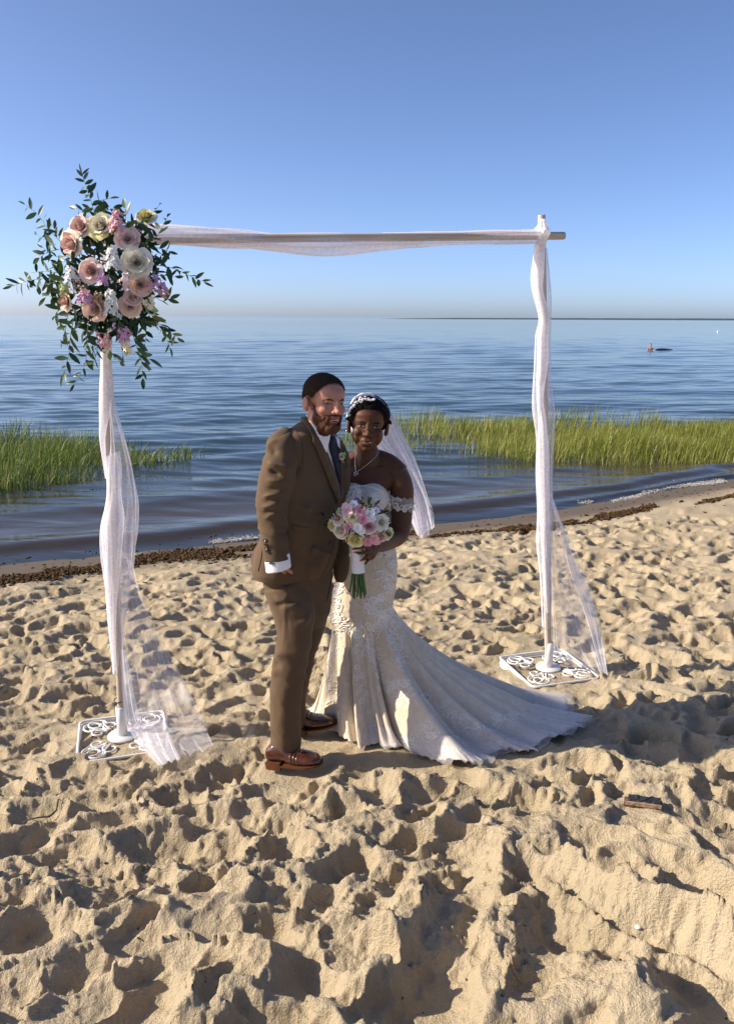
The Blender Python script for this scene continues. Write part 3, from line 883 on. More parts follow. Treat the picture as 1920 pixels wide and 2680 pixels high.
def rose(root, c, direction, r, key, key_out=None, name='rose', seed=0):
    rr = random.Random(seed)
    M = facing(c, direction, r, rr.uniform(0, 6))
    # the green cup under the petals is the part's own mesh
    V, F = lathe_geo([(0, -.55), (.16, -.52), (.30, -.36), (.34, -.22)], 8, M)
    cup = mesh_obj(name, V, F, PM.setdefault('sepal', simple('sepal', (.07, .12, .03), .6)))
    adopt(root, cup)
    put_petals(cup, M, lambda L: key if (L < 4 or not key_out) else key_out)
    return cup
FLORET = {}
def floret_mesh(kind):
    if kind in FLORET: return FLORET[kind]
    V = []; F = []
    n = {'stock': 4, 'fluff': 3, 'bud': 3}[kind]
    for lay in range(2 if kind == 'stock' else 1):
        for k in range(n):
            a = 2 * math.pi * (k + .5 * lay) / n; s = 1 - .35 * lay; b = len(V)
            ca, sa = math.cos(a), math.sin(a)
            for x, y, z in ((0, 0, 0), (.45, -.34, .22 + .2 * lay), (.95, -.30, .18 + .3 * lay), (1.08, 0, .32 + .3 * lay), (.95, .30, .18 + .3 * lay), (.45, .34, .22 + .2 * lay)):
                x *= s; y *= s; V.append((x * ca - y * sa, x * sa + y * ca, z))
            F += [(b, b + 1, b + 5), (b + 1, b + 2, b + 4, b + 5), (b + 2, b + 3, b + 4)]
    me = bpy.data.meshes.new('floret'); me.from_pydata(V, [], F); me.polygons.foreach_set('use_smooth', [True] * len(F)); me.update()
    me.materials.append(petal_mat('snow')); FLORET[kind] = me
    return me
def spike(root, a, b, width, key, n, seed, name='flower_spike', size=.013, key2=None, toward=Vector((0, -1, .1)), kind='stock'):
    rr = random.Random(seed); a = Vector(a); b = Vector(b)
    stem = tube(name, smooth_path([a, a.lerp(b, .5) + Vector((rr.uniform(-.004, .004), .006, 0)), b], 6), .0022, PM.setdefault('stem', simple('flower_stem', (.10, .17, .05), .6)), None, 5)
    adopt(root, stem)
    ax = (b - a).normalized(); s = ax.cross(toward).normalized()
    for i in range(n):
        k = (i + .5) / n; an = i * 2.4
        w = width * (1 - .55 * k) * (.55 + .45 * rr.random())
        off = s * math.cos(an) * w + toward.normalized() * (math.sin(an) * w * .7 + .004)
        c = a.lerp(b, k) + off
        d = (off.normalized() + ax * .35 + toward * .4 + Vector((rr.uniform(-.3, .3), rr.uniform(-.3, .3), rr.uniform(-.3, .3)))).normalized()
        o = bpy.data.objects.new('floret', floret_mesh(kind)); COL.objects.link(o)
        o.matrix_basis = facing(c, d, size * rr.uniform(.75, 1.15), rr.uniform(0, 6))
        o.material_slots[0].link = 'OBJECT'; o.material_slots[0].material = petal_mat(key2 if key2 and k > .72 else key)
        adopt(stem, o)
    return stem
LEAF = []
def leaf_meshes():
    if LEAF: return LEAF
    M = Mat('dark_glossy_leaf')
    oi = M.n('ShaderNodeObjectInfo').outputs['Random']
    c = M.ramp(oi, [(0, (.014, .040, .011)), (.5, (.028, .070, .018)), (.85, (.045, .10, .026)), (1, (.10, .15, .045))])
    M.l(c, M.b.inputs['Base Color']); M.b.inputs['Roughness'].default_value = .38; M.b.inputs['Specular IOR Level'].default_value = .5
    tr = M.n('ShaderNodeBsdfTranslucent'); M.l(c, tr.inputs[0]); mx = M.n('ShaderNodeMixShader'); mx.inputs[0].default_value = .25
    M.l(M.b.outputs[0], mx.inputs[1]); M.l(tr.outputs[0], mx.inputs[2]); M.l(mx.outputs[0], M.out.inputs[0])
    for q, (w, bend, tw) in enumerate(((.17, .18, .2), (.20, .05, -.15), (.14, .30, .35), (.22, -.12, 0))):
        V = []; F = []; n = 7
        for i in range(n):
            k = i / (n - 1); ww = w * math.sin(math.pi * min(1, k * .92 + .04)) ** .8 * (1 - .25 * k); z = -bend * k * k
            t = tw * k
            for sgn in (-1, 0, 1):
                y = sgn * ww; zz = z + (.28 * ww if sgn else 0)
                V.append((k, y * math.cos(t), zz + y * math.sin(t)))
        for i in range(n - 1):
            for j in range(2): F.append((i * 3 + j, i * 3 + j + 1, i * 3 + j + 4, i * 3 + j + 3))
        me = bpy.data.meshes.new('leaf'); me.from_pydata(V, [], F); me.polygons.foreach_set('use_smooth', [True] * len(F)); me.update(); me.materials.append(M.m)
        LEAF.append(me)
    return LEAF
def leaf_matrix(p, d, L, rr, up=Vector((0, -1, .3))):
    d = d.normalized(); n = (up + Vector((rr.uniform(-.7, .7), rr.uniform(-.7, .7), rr.uniform(-.7, .7)))).normalized()
    y = n.cross(d).normalized(); z = d.cross(y)
    return Matrix(((d.x * L, y.x * L, z.x * L, p.x), (d.y * L, y.y * L, z.y * L, p.y), (d.z * L, y.z * L, z.z * L, p.z), (0, 0, 0, 1)))
def sprig(root, pts, n, L, seed, ls=.0, name='leaf_sprig', end=True, r=.0016):
    rr = random.Random(seed); path = smooth_path(pts, 22)
    st = tube(name, path, [r * (1 - .6 * i / 21) for i in range(22)], PM.setdefault('stem', simple('flower_stem', (.10, .17, .05), .6)), None, 5)
    adopt(root, st); out = []
    for i in range(n):
        k = (.12 + .88 * (i + rr.uniform(-.2, .2)) / max(1, n - 1)) if n > 1 else 1
        k = min(1, max(.02, k)); f = k * 21; a = int(min(20, f)); p = path[a].lerp(path[a + 1], f - a); t = (path[a + 1] - path[a]).normalized()
        side = Vector((-t.z, rr.uniform(-.5, .3), t.x)) * (1 if i % 2 else -1)
        d = t if (end and i == n - 1) else (t * rr.uniform(.25, .9) + side * rr.uniform(.6, 1.0) + Vector((rr.uniform(-.2, .2), rr.uniform(-.3, .3), rr.uniform(-.25, .15))))
        o = bpy.data.objects.new('leaf', rr.choice(leaf_meshes())); COL.objects.link(o)
        o.matrix_basis = leaf_matrix(p, d, L * rr.uniform(.75, 1.15) * (1 - .25 * k * (n > 6)), rr)
        adopt(st, o)
    return st
def leaf_mass(root, centres, L, seed, name='foliage'):
    rr = random.Random(seed); V = []; F = []
    base = leaf_meshes()
    for p in centres:
        me = rr.choice(base); d = Vector((rr.gauss(0, 1), rr.gauss(0, .6), rr.gauss(-.2, 1)))
        M = leaf_matrix(Vector(p), d, L * rr.uniform(.7, 1.2), rr); o = len(V)
        V += [M @ v.co for v in me.vertices]; F += [tuple(i + o for i in q.vertices) for q in me.polygons]
    ob = mesh_obj(name, V, F, base[0].materials[0]); ob['kind'] = 'stuff'
    adopt(root, ob); return ob

def build_arch_flowers():
    root = empty('floral_arrangement', P(262, 720, LPOST_Y))
    tag(root, 'large spray of blush and cream roses with trailing dark leaves on the arch corner', 'flower arrangement')
    def q(zx, zy, front=None):
        s, t = .357 * zx, 420 + .357 * zy
        rx, ry = (zx - 790) / 560, (zy - 820) / 640
        y = LPOST_Y - .085 - .25 * math.sqrt(max(0, 1 - rx * rx - ry * ry)) if front is None else LPOST_Y + front
        return P(s, t, y)
    px = .00188 * .357
    rr = random.Random(31)
    mass = []
    for _ in range(460):
        a = rr.uniform(0, 6.283); k = rr.random() ** .5
        zx = 790 + 330 * k * math.cos(a); zy = 800 + 410 * k * math.sin(a)
        v = q(zx, zy); v.y += rr.uniform(.02, .13); mass.append(v)
    for _ in range(120):
        a = rr.uniform(-.4, 3.5); k = rr.random() ** .5
        v = q(800 + 330 * k * math.cos(a), 1080 + 190 * k * abs(math.sin(a))); v.y += rr.uniform(.0, .09); mass.append(v)
    leaf_mass(root, mass, .058, 3)
    for i, (zx, zy, r, key, ko, dx, dz) in enumerate((
            (590, 482, 82, 'blush', 'palepink', -.25, .35), (738, 480, 88, 'cream', 'yellow', -.05, .40), (520, 612, 88, 'blush', 'cream', -.45, -.05),
            (935, 572, 80, 'palepink', 'blush', .25, .15), (1003, 745, 100, 'white', 'white', .15, .05), (665, 808, 80, 'blush', 'palepink', -.1, .10),
            (1030, 908, 76, 'peach', 'blush', .35, .0), (692, 1088, 84, 'peach', 'blush', -.1, -.15), (952, 1064, 74, 'peach', 'peach', .12, -.1),
            (475, 1032, 66, 'blush', 'peach', -.7, -.1), (1072, 412, 68, 'yellow', 'cream', .15, .9), (975, 1006, 58, 'peach', 'blush', .3, .5))):
        rose(root, q(zx, zy), Vector((dx, -1, dz)), r * px * 1.0, key, ko, seed=i + 3)
    for i, (x0, y0, x1, y1, w, key, n, k2) in enumerate((
            (862, 520, 870, 385, 42, 'pink', 16, None), (640, 1060, 650, 955, 52, 'lilac', 13, 'pink'), (765, 905, 775, 835, 34, 'lilac', 8, None),
            (845, 800, 835, 650, 46, 'snow', 17, None), (850, 800, 850, 720, 30, 'snow', 7, None), (830, 1140, 825, 960, 48, 'snow', 20, None), (540, 880, 530, 790, 40, 'snow', 10, None),
            (1120, 880, 1235, 985, 50, 'lilac', 17, 'pink'), (770, 1270, 785, 1400, 46, 'pink', 17, 'cream'), (915, 1225, 930, 1360, 52, 'lilac', 17, 'cream'),
            (1090, 1000, 1125, 1110, 40, 'cream', 10, 'green'), (950, 1360, 945, 1410, 30, 'cream', 7, 'green'), (900, 920, 960, 850, 34, 'palepink', 8, None),
            (500, 900, 480, 980, 30, 'green', 7, None))):
        spike(root, q(x0, y0) + Vector((0, -.02, 0)), q(x1, y1) + Vector((0, -.02, 0)), w * px, key, n, 50 + i, size=.0155, key2=k2)
    for i, (x0, y0, x1, y1, w, n) in enumerate(((600, 960, 530, 880, 60, 22), (720, 1040, 740, 975, 46, 16), (630, 900, 600, 930, 40, 8))):
        spike(root, q(x0, y0), q(x1, y1) + Vector((0, -.03, 0)), w * px, 'tan', n, 80 + i, name='brown_plume', size=.009, kind='fluff')
    F = -.06
    S = [([(712, 440), (665, 285), (640, 190), (618, 95)], 13, .058), ([(705, 385), (770, 370), (832, 345)], 5, .045), ([(690, 350), (630, 370), (565, 355)], 4, .045), ([(700, 320), (745, 290), (812, 276)], 4, .045),
         ([(450, 600), (365, 500), (290, 400), (180, 322)], 9, .056), ([(440, 570), (420, 520), (395, 480)], 3, .05), ([(430, 650), (360, 680), (310, 720)], 4, .055), ([(420, 620), (370, 600), (280, 540)], 4, .055),
         ([(520, 850), (340, 862), (200, 885), (85, 925)], 13, .062), ([(480, 835), (350, 815), (200, 828)], 6, .058), ([(470, 900), (400, 940), (350, 1010)], 5, .058), ([(560, 760), (480, 740), (400, 780)], 5, .06), ([(520, 870), (380, 905), (230, 930)], 8, .062), ([(500, 700), (400, 700), (330, 640)], 6, .058), ([(480, 960), (420, 1000), (330, 985)], 5, .058),
         ([(930, 500), (935, 430), (920, 350)], 4, .06), ([(1000, 470), (1085, 440), (1175, 325)], 6, .06), ([(1010, 610), (1130, 575), (1235, 410)], 9, .06), ([(1040, 650), (1150, 640), (1255, 672)], 6, .06),
         ([(1080, 760), (1270, 790), (1400, 850), (1502, 895)], 11, .066), ([(1100, 800), (1200, 840), (1290, 850)], 6, .06), ([(1100, 960), (1190, 1030), (1262, 1010)], 5, .058), ([(1090, 1090), (1180, 1200), (1310, 1302)], 10, .062),
         ([(1120, 1150), (1210, 1270), (1252, 1375)], 7, .058), ([(970, 1220), (1005, 1370), (1040, 1470), (1062, 1598)], 10, .072), ([(1000, 1400), (1060, 1430), (1105, 1455)], 3, .06), ([(560, 1140), (525, 1290), (505, 1430), (475, 1572)], 11, .066),
         ([(660, 1190), (645, 1340), (620, 1500), (548, 1642)], 12, .060), ([(500, 1120), (490, 1250), (465, 1350)], 7, .06), ([(700, 1190), (730, 1370), (700, 1490)], 8, .062), ([(800, 1380), (850, 1430), (890, 1475)], 4, .055),
         ([(900, 1120), (880, 1240), (915, 1430)], 6, .06), ([(1000, 1130), (1080, 1250), (1070, 1350)], 7, .06), ([(580, 1150), (640, 1290), (700, 1370)], 7, .06), ([(450, 1080), (420, 1130), (440, 1190)], 4, .055)]
    for i, (pts, n, L) in enumerate(S):
        pp = [q(x, y) for x, y in pts]
        for k, v in enumerate(pp): v.y += rr.uniform(-.02, .02) - .01
        sprig(root, pp, int(n * 1.2 + .5), L * 1.03, 200 + i)
    return root
# ------------------------------------------------------------------ figure tools
def ellip_geo(c, r, rot=None, n=20, m=14):
    V = []; F = []
    for i in range(m + 1):
        th = math.pi * i / m
        for j in range(n):
            a = 2 * math.pi * j / n
            v = Vector((r[0] * math.sin(th) * math.cos(a), r[1] * math.sin(th) * math.sin(a), r[2] * math.cos(th)))
            if rot is not None: v = rot @ v
            V.append(v + Vector(c))
    for i in range(m):
        for j in range(n):
            j2 = (j + 1) % n; F.append((i * n + j, (i + 1) * n + j, (i + 1) * n + j2, i * n + j2))
    return V, F
def ring_loft(rings):
    """rings: list of equal-length point lists, closed with fans"""
    n = len(rings[0]); V = [v for r in rings for v in r]; F = []
    for i in range(len(rings) - 1):
        for k in range(n):
            k2 = (k + 1) % n; F.append((i * n + k, i * n + k2, (i + 1) * n + k2, (i + 1) * n + k))
    a = len(V); V.append(sum((Vector(v) for v in rings[0]), Vector()) / n); V.append(sum((Vector(v) for v in rings[-1]), Vector()) / n)
    o = (len(rings) - 1) * n
    for k in range(n):
        k2 = (k + 1) % n; F.append((a, k2, k)); F.append((a + 1, o + k, o + k2))
    return V, F
def limb(pts, n=26, sides=18):
    """pts: (point, r_side, r_depth) -> closed loft along a smooth path; side axis is picture-horizontal"""
    path = smooth_path([p[0] for p in pts], n)
    ks = np.linspace(0, len(pts) - 1, n); idx = np.arange(len(pts))
    ra = np.interp(ks, idx, [p[1] for p in pts]); rb = np.interp(ks, idx, [p[2] for p in pts]); rings = []
    for i, p in enumerate(path):
        t = (path[min(i + 1, n - 1)] - path[max(0, i - 1)]).normalized()
        d = Vector((0, 1, 0)) - t * t.y
        if d.length < .3: d = Vector((0, 0, 1)) - t * t.z
        d.normalize(); s = t.cross(d)
        rings.append([p + s * math.cos(2 * math.pi * k / sides) * ra[i] + d * math.sin(2 * math.pi * k / sides) * rb[i] for k in range(sides)])
    return ring_loft(rings)
def column(st, yaw, ratio, n=40, sides=36, power=2.3):
    """trunk through picture rows: st = (t, s_left, s_right, y[, ratio]); superelliptic section turned by yaw"""
    cy, sy = math.cos(yaw), math.sin(yaw); rings = []
    ks = np.linspace(0, len(st) - 1, n); idx = np.arange(len(st))
    col = [np.interp(ks, idx, [q[c] for q in st]) for c in range(4)]
    rt = np.interp(ks, idx, [q[4] if len(q) > 4 else ratio for q in st])
    for t, sl, sr, y, ratio_ in zip(*col, rt):
        a, b = P(sl, t, y), P(sr, t, y); c = (a + b) / 2; w = (b - a).length / 2
        # unit section and its projected half width
        pts = []
        for k in range(sides):
            an = 2 * math.pi * k / sides; ca, sa = math.cos(an), math.sin(an)
            x = math.copysign(abs(ca) ** (2 / power), ca); z = ratio_ * math.copysign(abs(sa) ** (2 / power), sa)
            pts.append((x * cy - z * sy, x * sy + z * cy))
        m = max(abs(p[0]) for p in pts)
        rings.append([c + Vector((p[0] * w / m, p[1] * w / m, 0)) for p in pts])
    return ring_loft(rings)
def fuse(name, shells, voxel, smooth_it=4, mat=None, parent=None, factor=.5):
    G = Geo()
    for V, F in shells: G.add(V, F)
    o = G.obj(name, mat)
    bm = bmesh.new(); bm.from_mesh(o.data); bmesh.ops.recalc_face_normals(bm, faces=bm.faces); bm.to_mesh(o.data); bm.free()
    r = o.modifiers.new('r', 'REMESH'); r.mode = 'VOXEL'; r.voxel_size = voxel; r.adaptivity = 0
    if smooth_it:
        s = o.modifiers.new('s', 'SMOOTH'); s.iterations = smooth_it; s.factor = factor
    dg = bpy.context.evaluated_depsgraph_get(); me = bpy.data.meshes.new_from_object(o.evaluated_get(dg))
    old = o.data; o.modifiers.clear(); o.data = me; bpy.data.meshes.remove(old); me.name = name
    if mat and not me.materials: me.materials.append(mat)
    me.polygons.foreach_set('use_smooth', [True] * len(me.polygons))
    if parent is not None: adopt(parent, o)
    return o
def verts(o):
    a = np.zeros(len(o.data.vertices) * 3, np.float32); o.data.vertices.foreach_get('co', a); return a.reshape(-1, 3).astype(float)
def norms(o):
    a = np.zeros(len(o.data.vertices) * 3, np.float32); o.data.vertices.foreach_get('normal', a); return a.reshape(-1, 3).astype(float)
def set_verts(o, V):
    o.data.vertices.foreach_set('co', np.ascontiguousarray(V, dtype=np.float32).reshape(-1)); o.data.update()
def tree(o):
    V = [v.co.copy() for v in o.data.vertices]; return BVHTree.FromPolygons(V, [tuple(p.vertices) for p in o.data.polygons])
def hit(bt, s, t, lift=.0):
    """first surface point seen through photograph pixel (s, t), raised off the surface"""
    d = ray(s, t).normalized(); h = bt.ray_cast(CAM, d)
    if h[0] is None: return None, None
    n = h[1] if h[1].dot(d) < 0 else -h[1]
    return h[0] + n * lift, n
def patch(name, bt, poly, mat, parent, lift=.004, thick=.003, res=6, default_y=None, edge=True):
    """a piece of cloth laid on a surface: its outline is a pixel polygon, filled by a fine grid clipped to it"""
    xs = [p[0] for p in poly]; ys = [p[1] for p in poly]
    bm = bmesh.new()
    vs = [bm.verts.new((x, y, 0)) for x, y in poly]; f = bm.faces.new(vs)
    step = (max(xs) - min(xs) + max(ys) - min(ys)) / 2 / res
    for ax, lo, hi in ((0, min(xs), max(xs)), (1, min(ys), max(ys))):
        k = lo + step
        while k < hi - step * .3:
            co = (k, 0, 0) if ax == 0 else (0, k, 0); no = (1, 0, 0) if ax == 0 else (0, 1, 0)
            bmesh.ops.bisect_plane(bm, geom=bm.verts[:] + bm.edges[:] + bm.faces[:], plane_co=co, plane_no=no); k += step
    bmesh.ops.triangulate(bm, faces=bm.faces[:])
    last = None; pos = {}
    V = []
    for v in bm.verts:
        p, n = hit(bt, v.co.x, v.co.y, lift)
        V.append((v, p))
    good = [(v, p) for v, p in V if p is not None]
    for v, p in V:
        if p is None:
            g = min(good, key=lambda q: (q[0].co - v.co).length)
            y = g[1].y if default_y is None else default_y
            p = P(v.co.x, v.co.y, y)
        pos[v] = p
    for v in bm.verts: v.co = pos[v]
    bmesh.ops.recalc_face_normals(bm, faces=bm.faces[:])
    me = bpy.data.meshes.new(name); bm.normal_update()
    if sum((f.normal.dot(CAM - f.calc_center_median()) for f in bm.faces)) < 0: bmesh.ops.reverse_faces(bm, faces=bm.faces[:])
    bm.to_mesh(me); bm.free()
    o = bpy.data.objects.new(name, me); COL.objects.link(o); me.materials.append(mat)
    me.polygons.foreach_set('use_smooth', [True] * len(me.polygons))
    s = o.modifiers.new('s', 'SOLIDIFY'); s.thickness = thick; s.offset = -1
    dg = bpy.context.evaluated_depsgraph_get(); m2 = bpy.data.meshes.new_from_object(o.evaluated_get(dg)); o.modifiers.clear(); o.data = m2; bpy.data.meshes.remove(me); m2.name = name
    if parent is not None: adopt(parent, o)
    return o
def line_on(name, bt, pix, r, mat, parent, lift=.002, n=24, sides=6):
    """cord following a surface through pixels"""
    pts = []
    q = smooth_path([(a, b, 0) for a, b in pix], n)
    for v in q:
        p, nn = hit(bt, v.x, v.y, lift)
        if p is not None: pts.append(p)
    if len(pts) < 2: return None
    o = tube(name, pts, r, mat, None, sides)
    if parent is not None: adopt(parent, o)
    return o
class Head:
    """head-local frame: x to the figure's left, y out of the face, z up"""
    def __init__(self, c, yaw, pitch, roll, k=1.0, kz=1.0, kx=1.0):
        f = Vector((math.sin(yaw) * math.cos(pitch), -math.cos(yaw) * math.cos(pitch), math.sin(pitch)))
        up = Vector((0, 0, 1)); x = f.cross(up).normalized() * -1; z = x.cross(f).normalized()
        if z.z < 0: z = -z
        x = f.cross(z) * -1
        # lean sideways about the facing axis
        Rm = Matrix.Rotation(roll, 3, f); x = Rm @ x; z = Rm @ z
        self.c = Vector(c); self.x, self.y, self.z, self.k, self.kz, self.kx = x, f, z, k, kz, kx
        self.R = Matrix((x, f, z)).transposed()
    def w(self, a, b, c): return self.c + (self.x * a * self.kx + self.y * b + self.z * c * self.kz) * self.k
    def e(self, c, r, n=20, m=14): 
        return ellip_geo(self.w(*c), [r[0] * self.k * self.kx, r[1] * self.k, r[2] * self.k * self.kz], self.R, n, m)
    def local(self, V):
        d = (V - np.array(self.c)) / self.k
        return np.stack([d @ np.array(self.x) / self.kx, d @ np.array(self.y), d @ np.array(self.z) / self.kz], -1)
    def world(self, L):
        return np.array(self.c) + self.k * (L[:, :1] * self.kx * np.array(self.x) + L[:, 1:2] * np.array(self.y) + L[:, 2:] * self.kz * np.array(self.z))
def head_shells(H, female=False, beard=False):
    """about 0.235 m tall, origin between the ears at eye height"""
    S = [H.e((0, -.012, .045), (.076, .096, .082)), H.e((0, -.040, .02), (.070, .066, .075)),
         H.e((0, .030, .030), (.062, .062, .070)), H.e((0, .040, -.028), (.056, .050, .062)),
         H.e((0, .042, -.075), (.040, .042, .036)), H.e((0, .068, -.092), (.019, .017, .016)),
         H.e((.034, .016, -.060), (.024, .046, .030)), H.e((-.034, .016, -.060), (.024, .046, .030)),
         H.e((.036, .058, -.020), (.024, .024, .026)), H.e((-.036, .058, -.020), (.024, .024, .026)),
         H.e((0, .078, .022), (.044, .012, .012)), H.e((0, .050, .052), (.056, .040, .034)),
         H.e((0, .078, -.058), (.028, .020, .026))]
    # nose: bridge, tip, wings
    S += [H.e((0, .092 - (.006 if female else 0), .004), (.0125 if female else .0105, .015, .028)), H.e((0, .106, -.022), (.0125, .0155, .0125)), H.e((.0125, .097, -.026), (.009, .011, .009)), H.e((-.0125, .097, -.026), (.009, .011, .009))]
    if female: S += [H.e((.013, .098, -.026), (.0085, .009, .008)), H.e((-.013, .098, -.026), (.0085, .009, .008))]
    for s in (1, -1):
        S.append(H.e((.080 * s, -.012, -.008), (.010, .020, .031))); S.append(H.e((.076 * s, -.006, -.034), (.008, .010, .011)))
    return S
def head_sculpt(H, o, female=False, smile=.006):
    V = verts(o); L = H.local(V); 
    def push(c, r, d, onlyfront=True):
        q = ((L - np.array(c)) / np.array(r)); k = np.exp(-(q ** 2).sum(1))
        L[:] += k[:, None] * np.array(d)
    for s in (1, -1):
        push((.031 * s, .088, .008), (.017, .03, .010), (0, -.0060 if female else -.0080, 0))          # sockets
        push((.031 * s, .080, .006), (.012, .02, .006), (0, .0035, 0))           # lids
        push((.040 * s, .080, -.020), (.018, .03, .014), (0, .004, .0))          # cheek of a smile
        push((.034 * s, .078, -.046), (.007, .03, .016), (0, -.0012 if female else -.0025, 0))         # smile crease
        push((.084 * s, -.006, -.006), (.006, .009, .016), (-.005 * s, .002, 0)) # ear bowl
    push((0, .100, -.046), (.006, .02, .006), (0, -.0025, 0))                    # philtrum
    push((0, .100, -.0525), (.021, .02, .0048), (0, .0042, 0))                   # upper lip
    push((0, .100, -.0705), (.018, .02, .0055), (0, .0050, 0))                   # lower lip
    push((0, .100, -.0615), (.023, .02, .0042), (0, -.0075, 0))                  # mouth line
    push((0, .100, -.082), (.018, .02, .006), (0, -.0035, 0))                    # under the lip
    V2 = H.world(L); set_verts(o, V2)
    return H.local(V2)
def arc_patch(name, H, bt, pts, w0, mat, parent, lift=.001, n=10, fall=True, thick=.5):
    """thin ribbon on the face through head-local (x, z) points; w: half heights"""
    P2 = smooth_path([(a, 0, c) for a, c in pts], n); V = []; F = []
    for i, q in enumerate(P2):
        k = i / (n - 1); ww = w0 * (math.sin(math.pi * min(.97, .06 + .9 * k)) ** .6 if fall else 1)
        for s in (1, 0, -1):
            o = H.w(q.x, .2, q.z + ww * s); d = (-H.y)
            h = bt.ray_cast(o, d)
            p = h[0] + H.y * (lift * (1.6 if s == 0 else .6)) if h[0] is not None else H.w(q.x, .08, q.z + ww * s)
            V.append(p)
    for i in range(n - 1):
        for j in range(2): F.append((i * 3 + j, i * 3 + j + 1, i * 3 + j + 4, i * 3 + j + 3))
    o = mesh_obj(name, V, F, mat)
    adopt(parent, o); return o
def face_parts(H, body, parent, iris, brow_mat, lash, teeth_mat, squint=1.0, female=False, mouth_w=.021, brow_w=.0042):
    bt = tree(body)
    eye_m = simple('eye_white', (.36, .33, .31), .4, .15, .03); ir = simple(iris[0], iris[1], .2, .5, .1); gum = simple('mouth_inside', (.10, .03, .03), .6)
    for s in (1, -1):
        ex, ez = .0315 * s, .0075
        hgt = .0052 * squint
        rows = []
        for i in range(9):
            k = i / 8 * 2 - 1; x = ex + .0150 * k; hh = hgt * (1 - k * k) ** .7; zz = ez - .0012 * k * s * 0
            rows.append((x, zz + hh * .9, zz - hh * .7))
        V = []; F = []
        for x, z1, z0 in rows:
            for z in (z1, (z1 * .5 + z0 * .5), z0):
                h = bt.ray_cast(H.w(x, .2, z), -H.y)
                q = h[0] + H.y * .0016 if h[0] is not None else H.w(x, .082, z)
                V.append(q)
        for i in range(8):
            for j in range(2): F.append((i * 3 + j, i * 3 + j + 1, i * 3 + j + 4, i * 3 + j + 3))
        e = mesh_obj('eye', V, F, eye_m); adopt(parent, e)
        h = bt.ray_cast(H.w(ex + .001, .2, ez), -H.y); c = (h[0] if h[0] is not None else H.w(ex, .083, ez)) + H.y * .0022
        g = ellip_geo(c, (.0062 * H.k, .0016, min(.0052, hgt * .85) * H.k), H.R, 12, 8); io = mesh_obj('iris', g[0], g[1], ir); adopt(e, io)
        lid = arc_patch('eyelash', H, bt, [(ex - .0165, ez - .0005), (ex - .007, ez + hgt * .95), (ex + .007, ez + hgt * .95), (ex + .0165, ez - .0005)], .0013 * (1.5 if female else 1.0), lash, parent, .0022)
        lid2 = arc_patch('eyelash', H, bt, [(ex - .015, ez - .001), (ex, ez - hgt * .85), (ex + .015, ez - .001)], .0007, lash, parent, .002)
        b = arc_patch('eyebrow', H, bt, [(.012 * s, .0225), (.026 * s, .0285), (.040 * s, .027), (.050 * s, .0195)], brow_w, brow_mat, parent, .0016, 12)
    # smiling mouth: dark opening, teeth in front of it
    bt2 = bt
    m = arc_patch('mouth', H, bt, [(-mouth_w, -.0560), (-mouth_w * .5, -.0612), (0, -.0630), (mouth_w * .5, -.0612), (mouth_w, -.0560)], .0056, gum, parent, .0014, 14)
    T = []
    for i in range(6):
        x = (i - 2.5) * mouth_w * .26
        h = bt.ray_cast(H.w(x, .2, -.0605), -H.y); c = (h[0] if h[0] is not None else H.w(x, .09, -.06)) + H.y * .0022
        zz = -.0600 - .0022 * (1 - (abs(i - 2.5) / 2.5) ** 2) + .001
        c = c + H.z * ((zz + .0605) * H.k)
        g = ellip_geo(c, (mouth_w * .14 * H.k, .0016, .0038 * H.k), H.R, 8, 6); t = mesh_obj('tooth', g[0], g[1], teeth_mat); adopt(m, t)
    return bt
def skin_material(name, base, lip, blush):
    M = Mat(name)
    n = M.noise(60, 4, .6); c = M.ramp(n, [(.3, [v * .9 for v in base]), (.7, [min(1, v * 1.08) for v in base])])
    for at, col in (('blush', blush), ('lips', lip), ('stubble', (base[0] * .14, base[1] * .16, base[2] * .17))):
        c = M.mixc(M.n('ShaderNodeAttribute', attribute_name=at).outputs['Fac'], c, col)
    M.l(c, M.b.inputs['Base Color']); M.b.inputs['Roughness'].default_value = .55; M.b.inputs['Specular IOR Level'].default_value = .25
    M.b.inputs['Subsurface Weight'].default_value = .12; M.b.inputs['Subsurface Radius'].default_value = (.010, .004, .002); M.b.inputs['Subsurface Scale'].default_value = 1
    M.bump(M.noise(420, 2), .12, .001)
    return M.m
def face_attrs(o, L, stubble=None):
    x, y, z = L.T
    f = y > .05
    lips = np.exp(-(((z + .0525 + .0 * x) / .0042) ** 2) - (x / .022) ** 4) + np.exp(-(((z + .0710) / .0050) ** 2) - (x / .019) ** 4)
    attr(o, 'lips', np.clip(lips * 1.1, 0, .85) * f)
    b = sum(np.exp(-(((x - s * .04) / .018) ** 2 + ((z + .02) / .014) ** 2)) for s in (1, -1)) + np.exp(-((x / .014) ** 2 + ((z + .02) / .014) ** 2)) + .45 * np.exp(-(((np.abs(x) - .082) / .01) ** 2 + ((y + .01) / .03) ** 2 + (z / .04) ** 2))
    attr(o, 'blush', np.clip(b * .35, 0, .4))
    attr(o, 'stubble', np.zeros(len(L)) if stubble is None else stubble)
